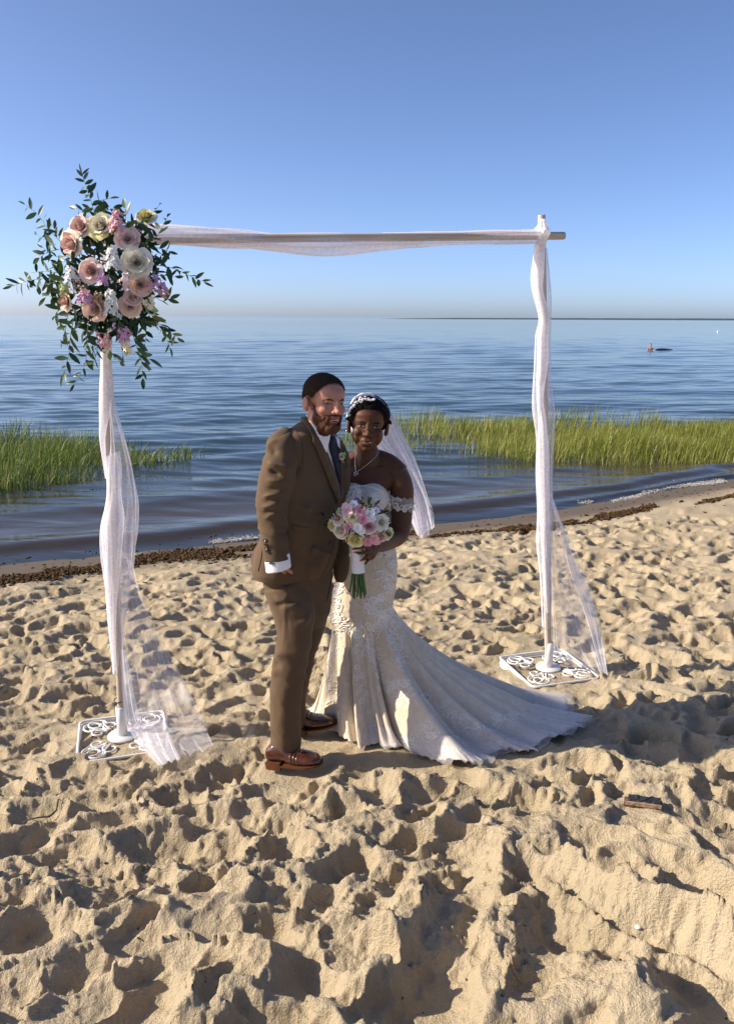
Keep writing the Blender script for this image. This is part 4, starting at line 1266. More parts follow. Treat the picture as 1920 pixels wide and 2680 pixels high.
def scalp(name, H, body, inside, thick, mat, parent, rough=.0015, seed=0, lumps=None):
    """hair grown out of the head surface where inside(L) > 0: a closed shell with its own thickness"""
    V = verts(body); N = norms(body); L = H.local(V); k = inside(L)
    keep = k > 0
    idx = -np.ones(len(V), int); faces = []
    for p in body.data.polygons:
        vs = list(p.vertices)
        if all(keep[v] for v in vs): faces.append(vs)
    used = sorted({v for f in faces for v in f}); idx[used] = np.arange(len(used))
    t = thick * np.clip(k[used] * 1.0, .0, 1) + .0004
    W = V[used]; nz = fbm(W[:, 0] * 90, W[:, 2] * 90 + W[:, 1] * 70, 2, seed) * rough
    if lumps is not None: t = t + lumps(L[used])
    out = W + N[used] * (t + nz * np.clip(k[used] * 2, 0, 1))[:, None]
    o = mesh_obj(name, out, [[idx[v] for v in f] for f in faces], mat)
    adopt(parent, o); return o
def hand_shells(wrist, aim, palm_n, size=.18, curl=(.5, .6, .7, .8), thumb=1, spread=.06):
    """palm and five separate tapering fingers; aim: wrist->knuckles, palm_n: out of the palm"""
    a = aim.normalized(); n = (palm_n - a * palm_n.dot(a)).normalized(); s = a.cross(n)   # s: across the palm
    S = []; L = size
    S.append(limb_axis([(wrist, .026 * L / .18, .019 * L / .18), (wrist + a * L * .22, .037 * L / .18, .017 * L / .18), (wrist + a * L * .48, .040 * L / .18, .014 * L / .18), (wrist + a * L * .53, .036 * L / .18, .012 * L / .18)], s, n))
    for i, (off, ln) in enumerate(((.031, .40), (.0105, .45), (-.0105, .42), (-.030, .33))):
        p = wrist + a * L * (.47 - .02 * abs(i - 1.3)) + s * off * L / .18 * thumb; d = (a + s * thumb * spread * (1.5 - i)).normalized(); pts = [(p - d * .012, .0098, .0092)]; c = curl[i]; ln = ln * L
        for seg, (q, r) in enumerate(((.45, .0088), (.30, .0080), (.25, .0066))):
            ang = c * (1.0 if seg else .7); Rm = Matrix.Rotation(ang, 3, d.cross(n)); d = Rm @ d; n2 = Rm @ n; p = p + d * ln * q; pts.append((p, r * L / .18, r * L / .18))
        S.append(limb_axis(pts, s, n, 16, 10))
    p = wrist + a * L * .10 + s * .028 * thumb * L / .18 + n * .006; d = (a * .75 + s * thumb * .55 + n * .35).normalized()
    pts = [(p - d * .01, .014, .013), (p + d * L * .17, .0115, .011)]; d2 = (d + a * .5 - s * thumb * .25 + n * .2).normalized()
    pts += [(p + d * L * .17 + d2 * L * .15, .0098, .009), (p + d * L * .17 + d2 * L * .27, .0075, .007)]
    S.append(limb_axis(pts, s, n, 14, 10))
    return S
def limb_axis(pts, s, n, cnt=14, sides=12):
    path = smooth_path([q[0] for q in pts], cnt); ks = np.linspace(0, len(pts) - 1, cnt); ra = np.interp(ks, range(len(pts)), [q[1] for q in pts]); rb = np.interp(ks, range(len(pts)), [q[2] for q in pts]); rings = []
    for i, p in enumerate(path):
        t = (path[min(i + 1, cnt - 1)] - path[max(0, i - 1)]).normalized(); u = (s - t * s.dot(t)).normalized(); v = t.cross(u)
        rings.append([p + u * math.cos(2 * math.pi * k / sides) * ra[i] + v * math.sin(2 * math.pi * k / sides) * rb[i] for k in range(sides)])
    return ring_loft(rings)
# ------------------------------------------------------------------ the groom
def suit_material():
    M = Mat('brown_wool')
    co = M.n('ShaderNodeTexCoord').outputs['Object']
    n = M.noise(700, 2, .6, co); n2 = M.noise(9, 3, .5, co)
    c = M.mixc(.5, M.ramp(n, [(.3, (.078, .047, .024)), (.7, (.120, .074, .039))]), M.ramp(n2, [(.3, (.086, .052, .027)), (.7, (.108, .067, .036))]))
    M.l(c, M.b.inputs['Base Color']); M.b.inputs['Roughness'].default_value = .82; M.b.inputs['Specular IOR Level'].default_value = .22
    M.b.inputs['Sheen Weight'].default_value = .08; M.b.inputs['Sheen Roughness'].default_value = .5
    M.bump(n, .15, .0015)
    return M.m
def crease(V, N, a, b, width, amp, phase=0):
    """a soft fold ridge from point a to b on the cloth"""
    a = np.array(a); b = np.array(b); d = b - a; L = np.linalg.norm(d); d /= L
    q = V - a; t = np.clip(q @ d, 0, L); r = np.linalg.norm(q - t[:, None] * d, axis=1)
    e = np.sin(np.pi * np.clip(t / L, .02, .98)) ** .5
    return amp * e * np.exp(-(r / width) ** 2)
def build_groom():
    root = empty('person', (-.30, 3.5, 0))
    tag(root, 'bearded man in a brown suit and dark tie, one hand in his pocket', 'person')
    suit = suit_material()
    shirt_m = simple('white_shirt_cotton', (.80, .79, .80), .7, .2, .03, 40, .08, 300)
    tie_m = simple('navy_tie_silk', (.006, .008, .020), .6, .25, .25, 120)
    skin = skin_material('fair_skin', (.43, .21, .145), (.33, .095, .085), (.47, .155, .115))
    hair_m = simple('short_dark_brown_hair', (.028, .018, .013), .95, .05, .4, 300, .5, 700)
    beard_m = simple('reddish_brown_beard', (.080, .026, .010), .7, .25, .5, 260, .7, 600)
    dark = simple('dark_seam', (.030, .020, .013), .9)
    px = .001735
    # ---- body (head, neck, trunk, right hand in the pocket)
    H = Head(P(849, 1053, 3.47), R(33), R(-5), R(-4), 1.09, .875)
    S = head_shells(H)
    S.append(limb([(H.w(0, -.02, -.03), .056, .058), (H.w(0, -.028, -.10), .060, .062), (P(822, 1140, 3.50), .072, .075), (P(815, 1180, 3.5), .085, .09)]))
    S.append(column([(1150, 745, 868, 3.5), (1200, 718, 868, 3.5), (1300, 715, 865, 3.5), (1420, 715, 850, 3.5), (1500, 720, 840, 3.5)], R(45), .62))
    wr = P(730, 1462, 3.285)
    S += hand_shells(wr, P(742, 1508, 3.40) - wr, Vector((.7, .45, 0)), .16, (.35, .4, .4, .45), 1)
    S.append(limb([(P(722, 1320, 3.33), .045, .045), (P(722, 1400, 3.30), .038, .038), (wr, .028, .024)]))
    body = fuse('body', S, .0030, 8, skin, root)
    L = head_sculpt(H, body)
    x, y, z = L.T
    jaw = np.clip((-.012 - z - .25 * np.clip(.07 - y, 0, .2)) / .03, 0, 1)
    st = np.clip((z + .055 - .03 * (y > -.03)) / .06, 0, 1) * np.clip((.050 + .35 * (z - .03) - y) / .016, 0, 1) * np.clip((np.abs(x) - .02) / .03, 0, 1) * (z < .13) * (1 - ((np.abs(x) > .074) & (np.abs(y + .01) < .026) & (z < .024)))
    hl = np.interp(y, [-.1, -.06, -.03, .0, .022, .046, .060, .072], [-.030, -.012, .014, .018, .024, .058, .094, .104])
    fade = np.clip(1 + (z - hl) / .017, 0, 1) * (y < .09) * (np.abs(x) < .0755) * (z > -.02)
    face_attrs(body, L, np.clip(np.maximum(st * .55, fade * .8), 0, .9))
    # ---- hair, beard, face
    def hair_in(Lq):
        x, y, z = Lq.T
        line = np.interp(y, [-.1, -.06, -.03, .0, .022, .046, .060, .072], [-.030, -.012, .014, .018, .024, .058, .094, .104])
        k = np.clip((z - line) / .02, -1, 1)
        ear = ((np.abs(x) > .071) & (np.abs(y + .012) < .03) & (z < .026))
        return np.where(ear, -1, k)
    scalp('hair', H, body, hair_in, .0048, hair_m, root, .0012, 3)
    def beard_in(Lq):
        x, y, z = Lq.T
        ax = np.abs(x)
        low = -.020 - .62 * np.clip(y - .008, 0, .2) * np.clip((.105 - y) / .03, .55, 1)
        chin = (z < -.076) & (ax < .05)
        line = np.interp(y, [-.02, .005, .03, .06, .085, .11], [.02, .006, -.030, -.050, -.058, -.060])
        k = (line - z) / .012
        mous = np.minimum((.0085 - np.abs(z + .0445 + .18 * (ax - .012).clip(0))) / .004, (.027 - ax) / .006)
        corner = np.minimum(np.minimum((ax - .0195) / .003, (.044 - ax) / .006), (-.040 - z) / .006)
        lipzone = (ax < .0200) & (z > -.079) & (z < -.0475) & (y > .05)
        k = np.maximum(np.maximum(k, corner), mous)
        lipk = np.maximum(np.maximum((ax - .0195) / .007, (-.0785 - z) / .007), (z + .0475) / .005)
        k = np.where(y > .045, np.minimum(k, lipk), k)
        k = np.minimum(k, (y - np.where(z < -.03, .016, .004)) / .01); k = np.where((ax > .0705) & (y < .02), -1, k)
        return np.where((z < -.150) | (z > .012), -1, k)
    scalp('beard', H, body, beard_in, .0085, beard_m, root, .0045, 5,
          lambda Lq: .016 * np.exp(-(((Lq[:, 2] + .10) / .026) ** 2 + (Lq[:, 0] / .045) ** 2)) * (Lq[:, 1] > .02))
    face_parts(H, body, root, ('blue_grey_iris', (.05, .07, .09)), simple('brown_eyebrow', (.06, .028, .015), .8), simple('lash_line', (.03, .015, .012), .7),
               simple('teeth', (.78, .74, .66), .3, .5, .04), .50, mouth_w=.0205)
    # ---- trousers
    S = []
    S.append(column([(1440, 690, 866, 3.50), (1500, 690, 870, 3.50), (1560, 704, 869, 3.50), (1600, 718, 866, 3.50), (1640, 724, 850, 3.5)], R(40), .66))
    def leg(st, yo):
        return [(P((a + b) / 2, t, y), (b - a) / 2 * px * k, (b - a) / 2 * px * k * 1.02) for t, a, b, y, k in st]
    S.append(limb(leg([(1530, 694, 800, 3.43, 1), (1600, 714, 824, 3.41, 1), (1660, 725, 818, 3.39, 1), (1735, 717, 803, 3.375, 1), (1810, 707, 792, 3.36, 1), (1885, 706, 790, 3.355, 1), (1940, 708, 790, 3.36, 1), (1972, 712, 787, 3.36, .98)], 0), 46, 26))
    S.append(limb(leg([(1530, 790, 868, 3.54, 1), (1600, 786, 862, 3.55, 1), (1680, 765, 838, 3.57, 1), (1760, 740, 814, 3.60, 1), (1840, 728, 803, 3.64, 1), (1880, 732, 805, 3.66, 1), (1893, 736, 806, 3.67, 1)], 0), 40, 24))
    tr = fuse('trousers', S, .0050, 3, suit, root)
    V = verts(tr); N = norms(tr); d = np.zeros(len(V))
    rr = random.Random(4)
    for a, b, w, am in (((716, 1560), (790, 1600), .018, .010), ((712, 1590), (770, 1570), .014, -.007), ((720, 1715), (790, 1700), .02, .009), ((716, 1735), (775, 1750), .016, -.008), ((712, 1765), (770, 1745), .018, .007),
                        ((706, 1905), (760, 1925), .016, .007), ((708, 1935), (785, 1920), .018, -.006), ((712, 1955), (780, 1962), .014, .008), ((748, 1560), (744, 1960), .010, .006),
                        ((800, 1560), (850, 1600), .016, -.006), ((770, 1640), (830, 1600), .02, .006), ((860, 1560), (790, 1640), .02, .005)):
        d += crease(V, N, P(a[0], a[1], 3.33), P(b[0], b[1], 3.33), w, am)
    d += .003 * fbm(V[:, 0] * 14, V[:, 2] * 7 + V[:, 1] * 6, 3, 40)
    rid = 1 - 2.6 * np.abs(fbm(V[:, 0] * 6 + V[:, 1] * 5, V[:, 2] * 16 + V[:, 0] * 10, 2, 46))
    d += .0026 * np.clip(rid, -.4, 1) * (.3 + np.exp(-((V[:, 2] - .45) / .10) ** 2) + np.exp(-((V[:, 2] - .10) / .07) ** 2) + .6 * np.exp(-((V[:, 2] - .85) / .08) ** 2))
    set_verts(tr, V + N * (d * 2.0)[:, None])
    btr = tree(tr)
    line_on('pocket_seam', btr, [(762, 1482), (757, 1505), (747, 1528)], .0028, dark, tr, .001)
    line_on('fly_seam', btr, [(869, 1505), (861, 1545), (853, 1575)], .0022, dark, tr, .001)
        # ---- jacket trunk
    S = []
    S.append(column([(1092, 800, 838, 3.52, .9), (1112, 772, 850, 3.51, .8), (1130, 742, 862, 3.50, .72), (1155, 716, 874, 3.5, .64), (1195, 700, 884, 3.5, .6), (1240, 694, 890, 3.5, .6), (1300, 690, 892, 3.5, .62), (1360, 690, 893, 3.5, .63), (1404, 683, 889, 3.5, .64), (1440, 672, 884, 3.5, .65), (1482, 664, 872, 3.5, .66), (1497, 668, 866, 3.5, .66)], R(45), .62, 60, 48, 2.2))
    # front quarters curving away below the button
    S.append(limb([(P(845, 1440, 3.37), .045, .014), (P(828, 1480, 3.37), .055, .014), (P(815, 1505, 3.375), .034, .012), (P(812, 1517, 3.38), .018, .010)]))
    SL = limb([(P(758, 1138, 3.47), .028, .040), (P(742, 1170, 3.42), .058, .076), (P(735, 1213, 3.38), .078, .082), (P(727, 1255, 3.36), .079, .077), (P(713, 1310, 3.335), .068, .068), (P(712, 1345, 3.32), .064, .062), (P(715, 1400, 3.30), .058, .056), (P(722, 1440, 3.285), .056, .052), (P(726, 1466, 3.28), .0575, .052)], 60, 26)
    S.append(limb([(P(752, 1135, 3.48), .035, .05), (P(735, 1165, 3.43), .062, .075), (P(735, 1205, 3.42), .06, .07)]))
    # the other sleeve hangs behind, between him and the gown
    S.append(limb([(P(852, 1150, 3.60), .05, .06), (P(872, 1200, 3.66), .075, .07), (P(878, 1300, 3.70), .07, .065), (P(886, 1400, 3.68), .048, .05), (P(892, 1460, 3.60), .040, .040), (P(891, 1505, 3.57), .034, .034), (P(888, 1524, 3.56), .018, .02)], 40))
    jk = fuse('jacket', S, .0046, 4, suit, root)
    slv = fuse('sleeve', [SL], .0048, 4, suit, jk)
    def wrinkle(ob):
      V = verts(ob); N = norms(ob); d = np.zeros(len(V))
      F3 = lambda a, y: P(a[0], a[1], y)
      for a, b, w, am, y in (((682, 1200), (760, 1232), .016, .013, 3.30), ((686, 1222), (735, 1245), .013, -.012, 3.29), ((676, 1252), (760, 1265), .015, .011, 3.28), ((678, 1275), (750, 1283), .013, -.010, 3.27),
                        ((674, 1300), (748, 1292), .012, .014, 3.27), ((673, 1314), (748, 1306), .010, -.013, 3.26), ((673, 1330), (748, 1316), .012, .013, 3.26), ((673, 1345), (748, 1330), .010, -.012, 3.255), ((676, 1362), (745, 1338), .013, .010, 3.25),
                        ((690, 1180), (725, 1150), .02, .008, 3.36), ((700, 1170), (755, 1215), .018, -.008, 3.33), ((740, 1160), (765, 1200), .02, .008, 3.38), ((786, 1215), (740, 1300), .016, -.012, 3.36),
                        ((880, 1300), (800, 1335), .022, .009, 3.36), ((886, 1260), (800, 1290), .02, -.007, 3.36), ((770, 1350), (850, 1400), .022, .008, 3.35), ((768, 1320), (840, 1340), .018, .007, 3.36), ((866, 1416), (790, 1445), .03, .008, 3.34), ((864, 1425), (800, 1480), .025, -.008, 3.34), ((860, 1432), (835, 1500), .022, .007, 3.35), ((766, 1420), (800, 1490), .03, -.006, 3.33), ((672, 1400), (662, 1488), .014, .010, 3.45), ((684, 1380), (678, 1490), .012, -.012, 3.43)):
          d += crease(V, N, F3(a, y), F3(b, y), w * .75, am * 1.75)
      d += .0045 * fbm(V[:, 0] * 11, V[:, 2] * 11 + V[:, 1] * 8, 3, 60)
      ze = P(712, 1335, 3.33).z
      rid = 1 - 2.6 * np.abs(fbm(V[:, 0] * 7 + V[:, 1] * 5, V[:, 2] * 26 + V[:, 0] * 9, 2, 66))
      d += (.0065 if ob is slv else .0025) * np.clip(rid, -.4, 1) * (.35 + .65 * np.exp(-((V[:, 2] - ze) / .10) ** 2))
      set_verts(ob, V + N * d[:, None])
    wrinkle(jk); wrinkle(slv); bsv = tree(slv)
    bj = tree(jk)
    # ---- shirt front, collar, tie, lapels
    patch('shirt_front', bj, [(800, 1086), (812, 1088), (830, 1098), (850, 1110), (868, 1128), (872, 1140), (866, 1150), (880, 1165), (886, 1200), (889, 1240), (886, 1262), (874, 1230), (858, 1190), (838, 1150), (818, 1118)], shirt_m, root, .006, .004, 9)
    patch('tie', bj, [(858, 1142), (868, 1142), (872, 1152), (879, 1180), (885, 1215), (887, 1255), (884, 1268), (876, 1240), (866, 1205), (858, 1178), (855, 1158)], tie_m, root, .015, .008, 8)
    patch('collar_point', bj, [(803, 1084), (812, 1090), (836, 1122), (857, 1140), (854, 1158), (848, 1184), (834, 1156), (818, 1124), (805, 1098)], shirt_m, root, .016, .004, 7)
    patch('collar_point', bj, [(866, 1150), (874, 1140), (882, 1152), (884, 1176), (876, 1166)], shirt_m, root, .014, .003, 4)
    lap = patch('lapel', bj, [(786, 1092), (800, 1090), (812, 1112), (832, 1148), (852, 1188), (868, 1228), (882, 1268), (886, 1300), (882, 1322), (872, 1296), (858, 1262), (842, 1220), (828, 1184), (816, 1158), (816, 1146), (808, 1132), (798, 1112)], suit, jk, .013, .005, 12)
    patch('lapel', bj, [(882, 1166), (892, 1186), (894, 1230), (893, 1290), (887, 1318), (886, 1285), (888, 1240), (884, 1200)], suit, jk, .012, .005, 7)
    line_on('lapel_edge', tree(lap), [(786, 1095), (798, 1114), (808, 1134), (816, 1147), (815, 1158), (828, 1186), (842, 1222), (858, 1264), (872, 1298), (882, 1322)], .0016, dark, jk, -.0005, 40)
    patch('pocket_flap', bj, [(764, 1372), (790, 1378), (814, 1380), (813, 1394), (789, 1393), (765, 1387)], suit, jk, .004, .003, 4)
    line_on('shoulder_seam', bj, [(770, 1128), (748, 1150), (738, 1170)], .0007, dark, jk, .0004)
    line_on('armhole_seam', bj, [(776, 1130), (790, 1165), (793, 1195), (789, 1215)], .0008, dark, jk, .0006)
    line_on('front_edge', bj, [(884, 1330), (880, 1380), (872, 1424), (861, 1466), (846, 1500), (820, 1521)], .0012, dark, jk, .0006)
    line_on('back_vent', bj, [(681, 1385), (686, 1430), (684, 1460), (676, 1494)], .0022, dark, jk, .0006)
    btn = simple('dark_horn_button', (.03, .02, .014), .35, .5)
    def button(s, t, r, par, bt, lift=.003):
        p, n = hit(bt, s, t, lift)
        V, F = lathe_geo([(0, .0025), (r * .7, .0025), (r * .85, .0035), (r, .0025), (r, 0), (0, 0)], 14, Matrix.Translation(p) @ n.to_track_quat('Z', 'Y').to_matrix().to_4x4()); adopt(par, mesh_obj('button', V, F, btn))
    button(864.5, 1420, .0105, jk, bj)
    for s, t in ((694, 1414), (696, 1424), (698, 1434), (700, 1443)): button(s, t, .0075, slv, bsv)
    # ---- shirt cuff with a link
    c0, c1 = P(726, 1462, 3.28), P(729, 1490, 3.275)
    rings = []
    for k, (f, sc) in enumerate(((-.3, .96), (0, 1.0), (.9, 1.0), (1.0, .98), (1.0, .90), (.2, .86))):
        c = c0.lerp(c1, f); rings.append([c + Vector((math.cos(a) * .0545 * sc, math.sin(a) * .046 * sc, math.cos(a) * .012)) for a in np.linspace(0, 2 * math.pi, 28, endpoint=False)])
    V = [v for r in rings for v in r]; F = []
    for i in range(len(rings) - 1):
        for k in range(28): F.append((i * 28 + k, i * 28 + (k + 1) % 28, (i + 1) * 28 + (k + 1) % 28, (i + 1) * 28 + k))
    cf = mesh_obj('cuff', V, F, shirt_m); adopt(root, cf)
    bc = tree(cf); p, n = hit(bc, 712, 1475, .003)
    g = ellip_geo(p, (.016, .004, .0045), None, 12, 8); adopt(cf, mesh_obj('cufflink', g[0], g[1], simple('steel_link', (.25, .23, .21), .3, .5, metal=.9)))
    # ---- shoes
    leather = simple('polished_brown_leather', (.070, .020, .010), .24, .5, .3, 30, .08, 60, coat=.4)
    sole_m = simple('tan_leather_sole', (.085, .028, .011), .55, .3, .2, 40)
    def shoe(heel, toe, name, toe_up=0.0):
        d = (toe - heel); L = d.length; d.normalize(); up = Vector((0, 0, 1)); up = (up - d * up.dot(d)).normalized(); s = d.cross(up)
        st = [(0.0, .030, .058), (.05, .036, .072), (.16, .040, .088), (.28, .041, .092), (.38, .042, .080), (.50, .046, .062), (.64, .050, .052), (.78, .049, .046), (.90, .040, .038), (.97, .024, .030), (1.0, .010, .022)]
        so = .026; rings = []
        for f, w, h in st:
            c = heel + d * (f * L); hb = so if f < .25 else so - .014 * min(1, (f - .25) / .2)
            rings.append([c + s * (w * math.copysign(abs(math.cos(a)) ** .8, math.cos(a))) + up * (hb + (h - 0) * (.5 + .5 * math.copysign(abs(math.sin(a)) ** .85, math.sin(a)))) * 1 for a in np.linspace(0, 2 * math.pi, 22, endpoint=False)])
        S = [ring_loft(rings)]
        up_o = fuse(name, S, .0035, 3, leather, root)
        V = verts(up_o); N = norms(up_o); q = V - np.array(heel); t = q @ np.array(d) / L; h = q @ np.array(up)
        dd = sum(.003 * np.exp(-((t - c - .25 * (h - .05)) / .018) ** 2) * (h > .03) for c in (.50, .56, .62)) - sum(.003 * np.exp(-((t - c - .25 * (h - .05)) / .014) ** 2) * (h > .03) for c in (.53, .59))
        set_verts(up_o, V + N * dd[:, None])
        # welt sole and stacked heel
        prof = [(f, w + .006) for f, w, h in st]; G = Geo()
        out = [(f, w) for f, w in prof]
        for z0, z1, f0, f1, nm in ((.012, .026, 0, .30, 'heel'), (.008, .0165, .26, 1.02, 'sole')):
            pts = [(f, w) for f, w in out if f0 - .03 <= f <= f1]
            top = [heel + d * (f * L + (.004 if f > .9 else -.004 if f < .05 else 0)) + s * w for f, w in pts] + [heel + d * (f * L + (.004 if f > .9 else -.004 if f < .05 else 0)) - s * w for f, w in pts[::-1]]
            n = len(top); lo = -.008 if nm == 'heel' else z0
            V = [p + up * z1 for p in top] + [p + up * lo for p in top]; F = [tuple(range(n)), tuple(range(2 * n - 1, n - 1, -1))] + [(k, k + n, (k + 1) % n + n, (k + 1) % n) for k in range(n)]
            adopt(up_o, mesh_obj(nm, V, F, sole_m, None, False))
        lace = simple('shoe_lace', (.03, .012, .008), .6)
        bt = tree(up_o); G = Geo()
        for f in (.36, .41, .46):
            pts = []
            for u in np.linspace(-.02, .02, 7):
                o = heel + d * (f * L) + s * float(u) + up * .3; h = bt.ray_cast(o, -up)
                if h[0] is not None: pts.append(h[0] + up * .002)
            if len(pts) > 2: G.tube(pts, .0022, 6)
        o = heel + d * (.36 * L) + up * .105
        for sg in (1, -1):
            G.tube(smooth_path([o - up * .012, o + s * .022 * sg + up * .008, o + s * .034 * sg - up * .004, o + s * .018 * sg - up * .014], 10), .002, 6)
        adopt(up_o, G.obj('shoelace', lace))
        return up_o
    shoe(P(706, 2001, 3.345) + Vector((0, 0, .004)), P(842, 2003, 3.27), 'shoe')
    shoe(P(778, 1915, 3.69) + Vector((0, 0, .0)), P(882, 1897, 3.64), 'shoe')
    # boutonniere
    p, n = hit(bj, 884, 1196, .012)
    b = empty('boutonniere', p)
    tag(b, 'small cream and green boutonniere pinned to the brown lapel', 'boutonniere')
    rr = random.Random(8)
    leaf_mass(b, [p + Vector((rr.gauss(0, .012), -.008 + rr.gauss(0, .006), rr.gauss(0, .022))) for _ in range(16)], .030, 5, 'greenery')
    rose(b, p + Vector((.006, -.016, .004)), Vector((.4, -1, .2)), .017, 'cream', 'palepink', seed=77)
    for k in range(5):
        q = p + Vector((rr.gauss(.004, .010), -.018, rr.gauss(0, .018)))
        o = bpy.data.objects.new('floret', floret_mesh('stock')); COL.objects.link(o); o.matrix_basis = facing(q, Vector((.3, -1, rr.uniform(-.3, .5))), .009, rr.uniform(0, 6)); o.material_slots[0].link = 'OBJECT'; o.material_slots[0].material = petal_mat('tan' if k % 2 else 'green'); adopt(b, o)
    return root
# ------------------------------------------------------------------ the bride
def net(keys, n, m):
    """smooth grid through rows x cols of points"""
    cols = [smooth_path([r[c] for r in keys], n) for c in range(len(keys[0]))]
    V = np.zeros((n, m, 3))
    for i in range(n):
        for j, p in enumerate(smooth_path([c[i] for c in cols], m)): V[i, j] = p
    return V
def pixel_spiral(cx, cy, r, a0, turns, sgn, n=22, squash=.8):
    return [(cx + r * (1 - .82 * k) * math.cos(a0 + sgn * turns * 6.283 * k), cy + squash * r * (1 - .82 * k) * math.sin(a0 + sgn * turns * 6.283 * k)) for k in np.linspace(0, 1, n)]
def lace(bt, cx, cy, r, a0, sgn, mat, parent, w=.0026, lift=.0012, squash=.8, turns=1.15, tail=True):
    """one corded scroll of the lace, lying on the cloth"""
    pix = pixel_spiral(cx, cy, r, a0, turns, sgn, 24, squash)
    if tail:
        dx, dy = math.cos(a0 + sgn * -1.2), math.sin(a0 + sgn * -1.2); x, y = pix[0]
        pix = [(x + dx * r * 1.3, y + squash * dy * r * 1.3), (x + dx * r * .7 , y + squash * dy * r * .75)] + pix
    pts = []
    for s, t in pix:
        p, n = hit(bt, s, t, lift)
        if p is None: continue
        if pts and (p - pts[-1]).length > .05: continue
        pts.append(p)
    if len(pts) < 5: return None
    n = len(pts)
    V, F = tube_geo(pts, [w * (1.25 - .5 * i / n) for i in range(n)], 5)
    G = Geo(); G.add(V, F)
    # little lobes along the outer side
    for i in range(3, n - 8, 4):
        g = ellip_geo(pts[i], (w * 2.0, w * 1.2, w * 2.0), None, 6, 4); G.add(*g)
    o = G.obj('lace_scroll', mat); adopt(parent, o); return o

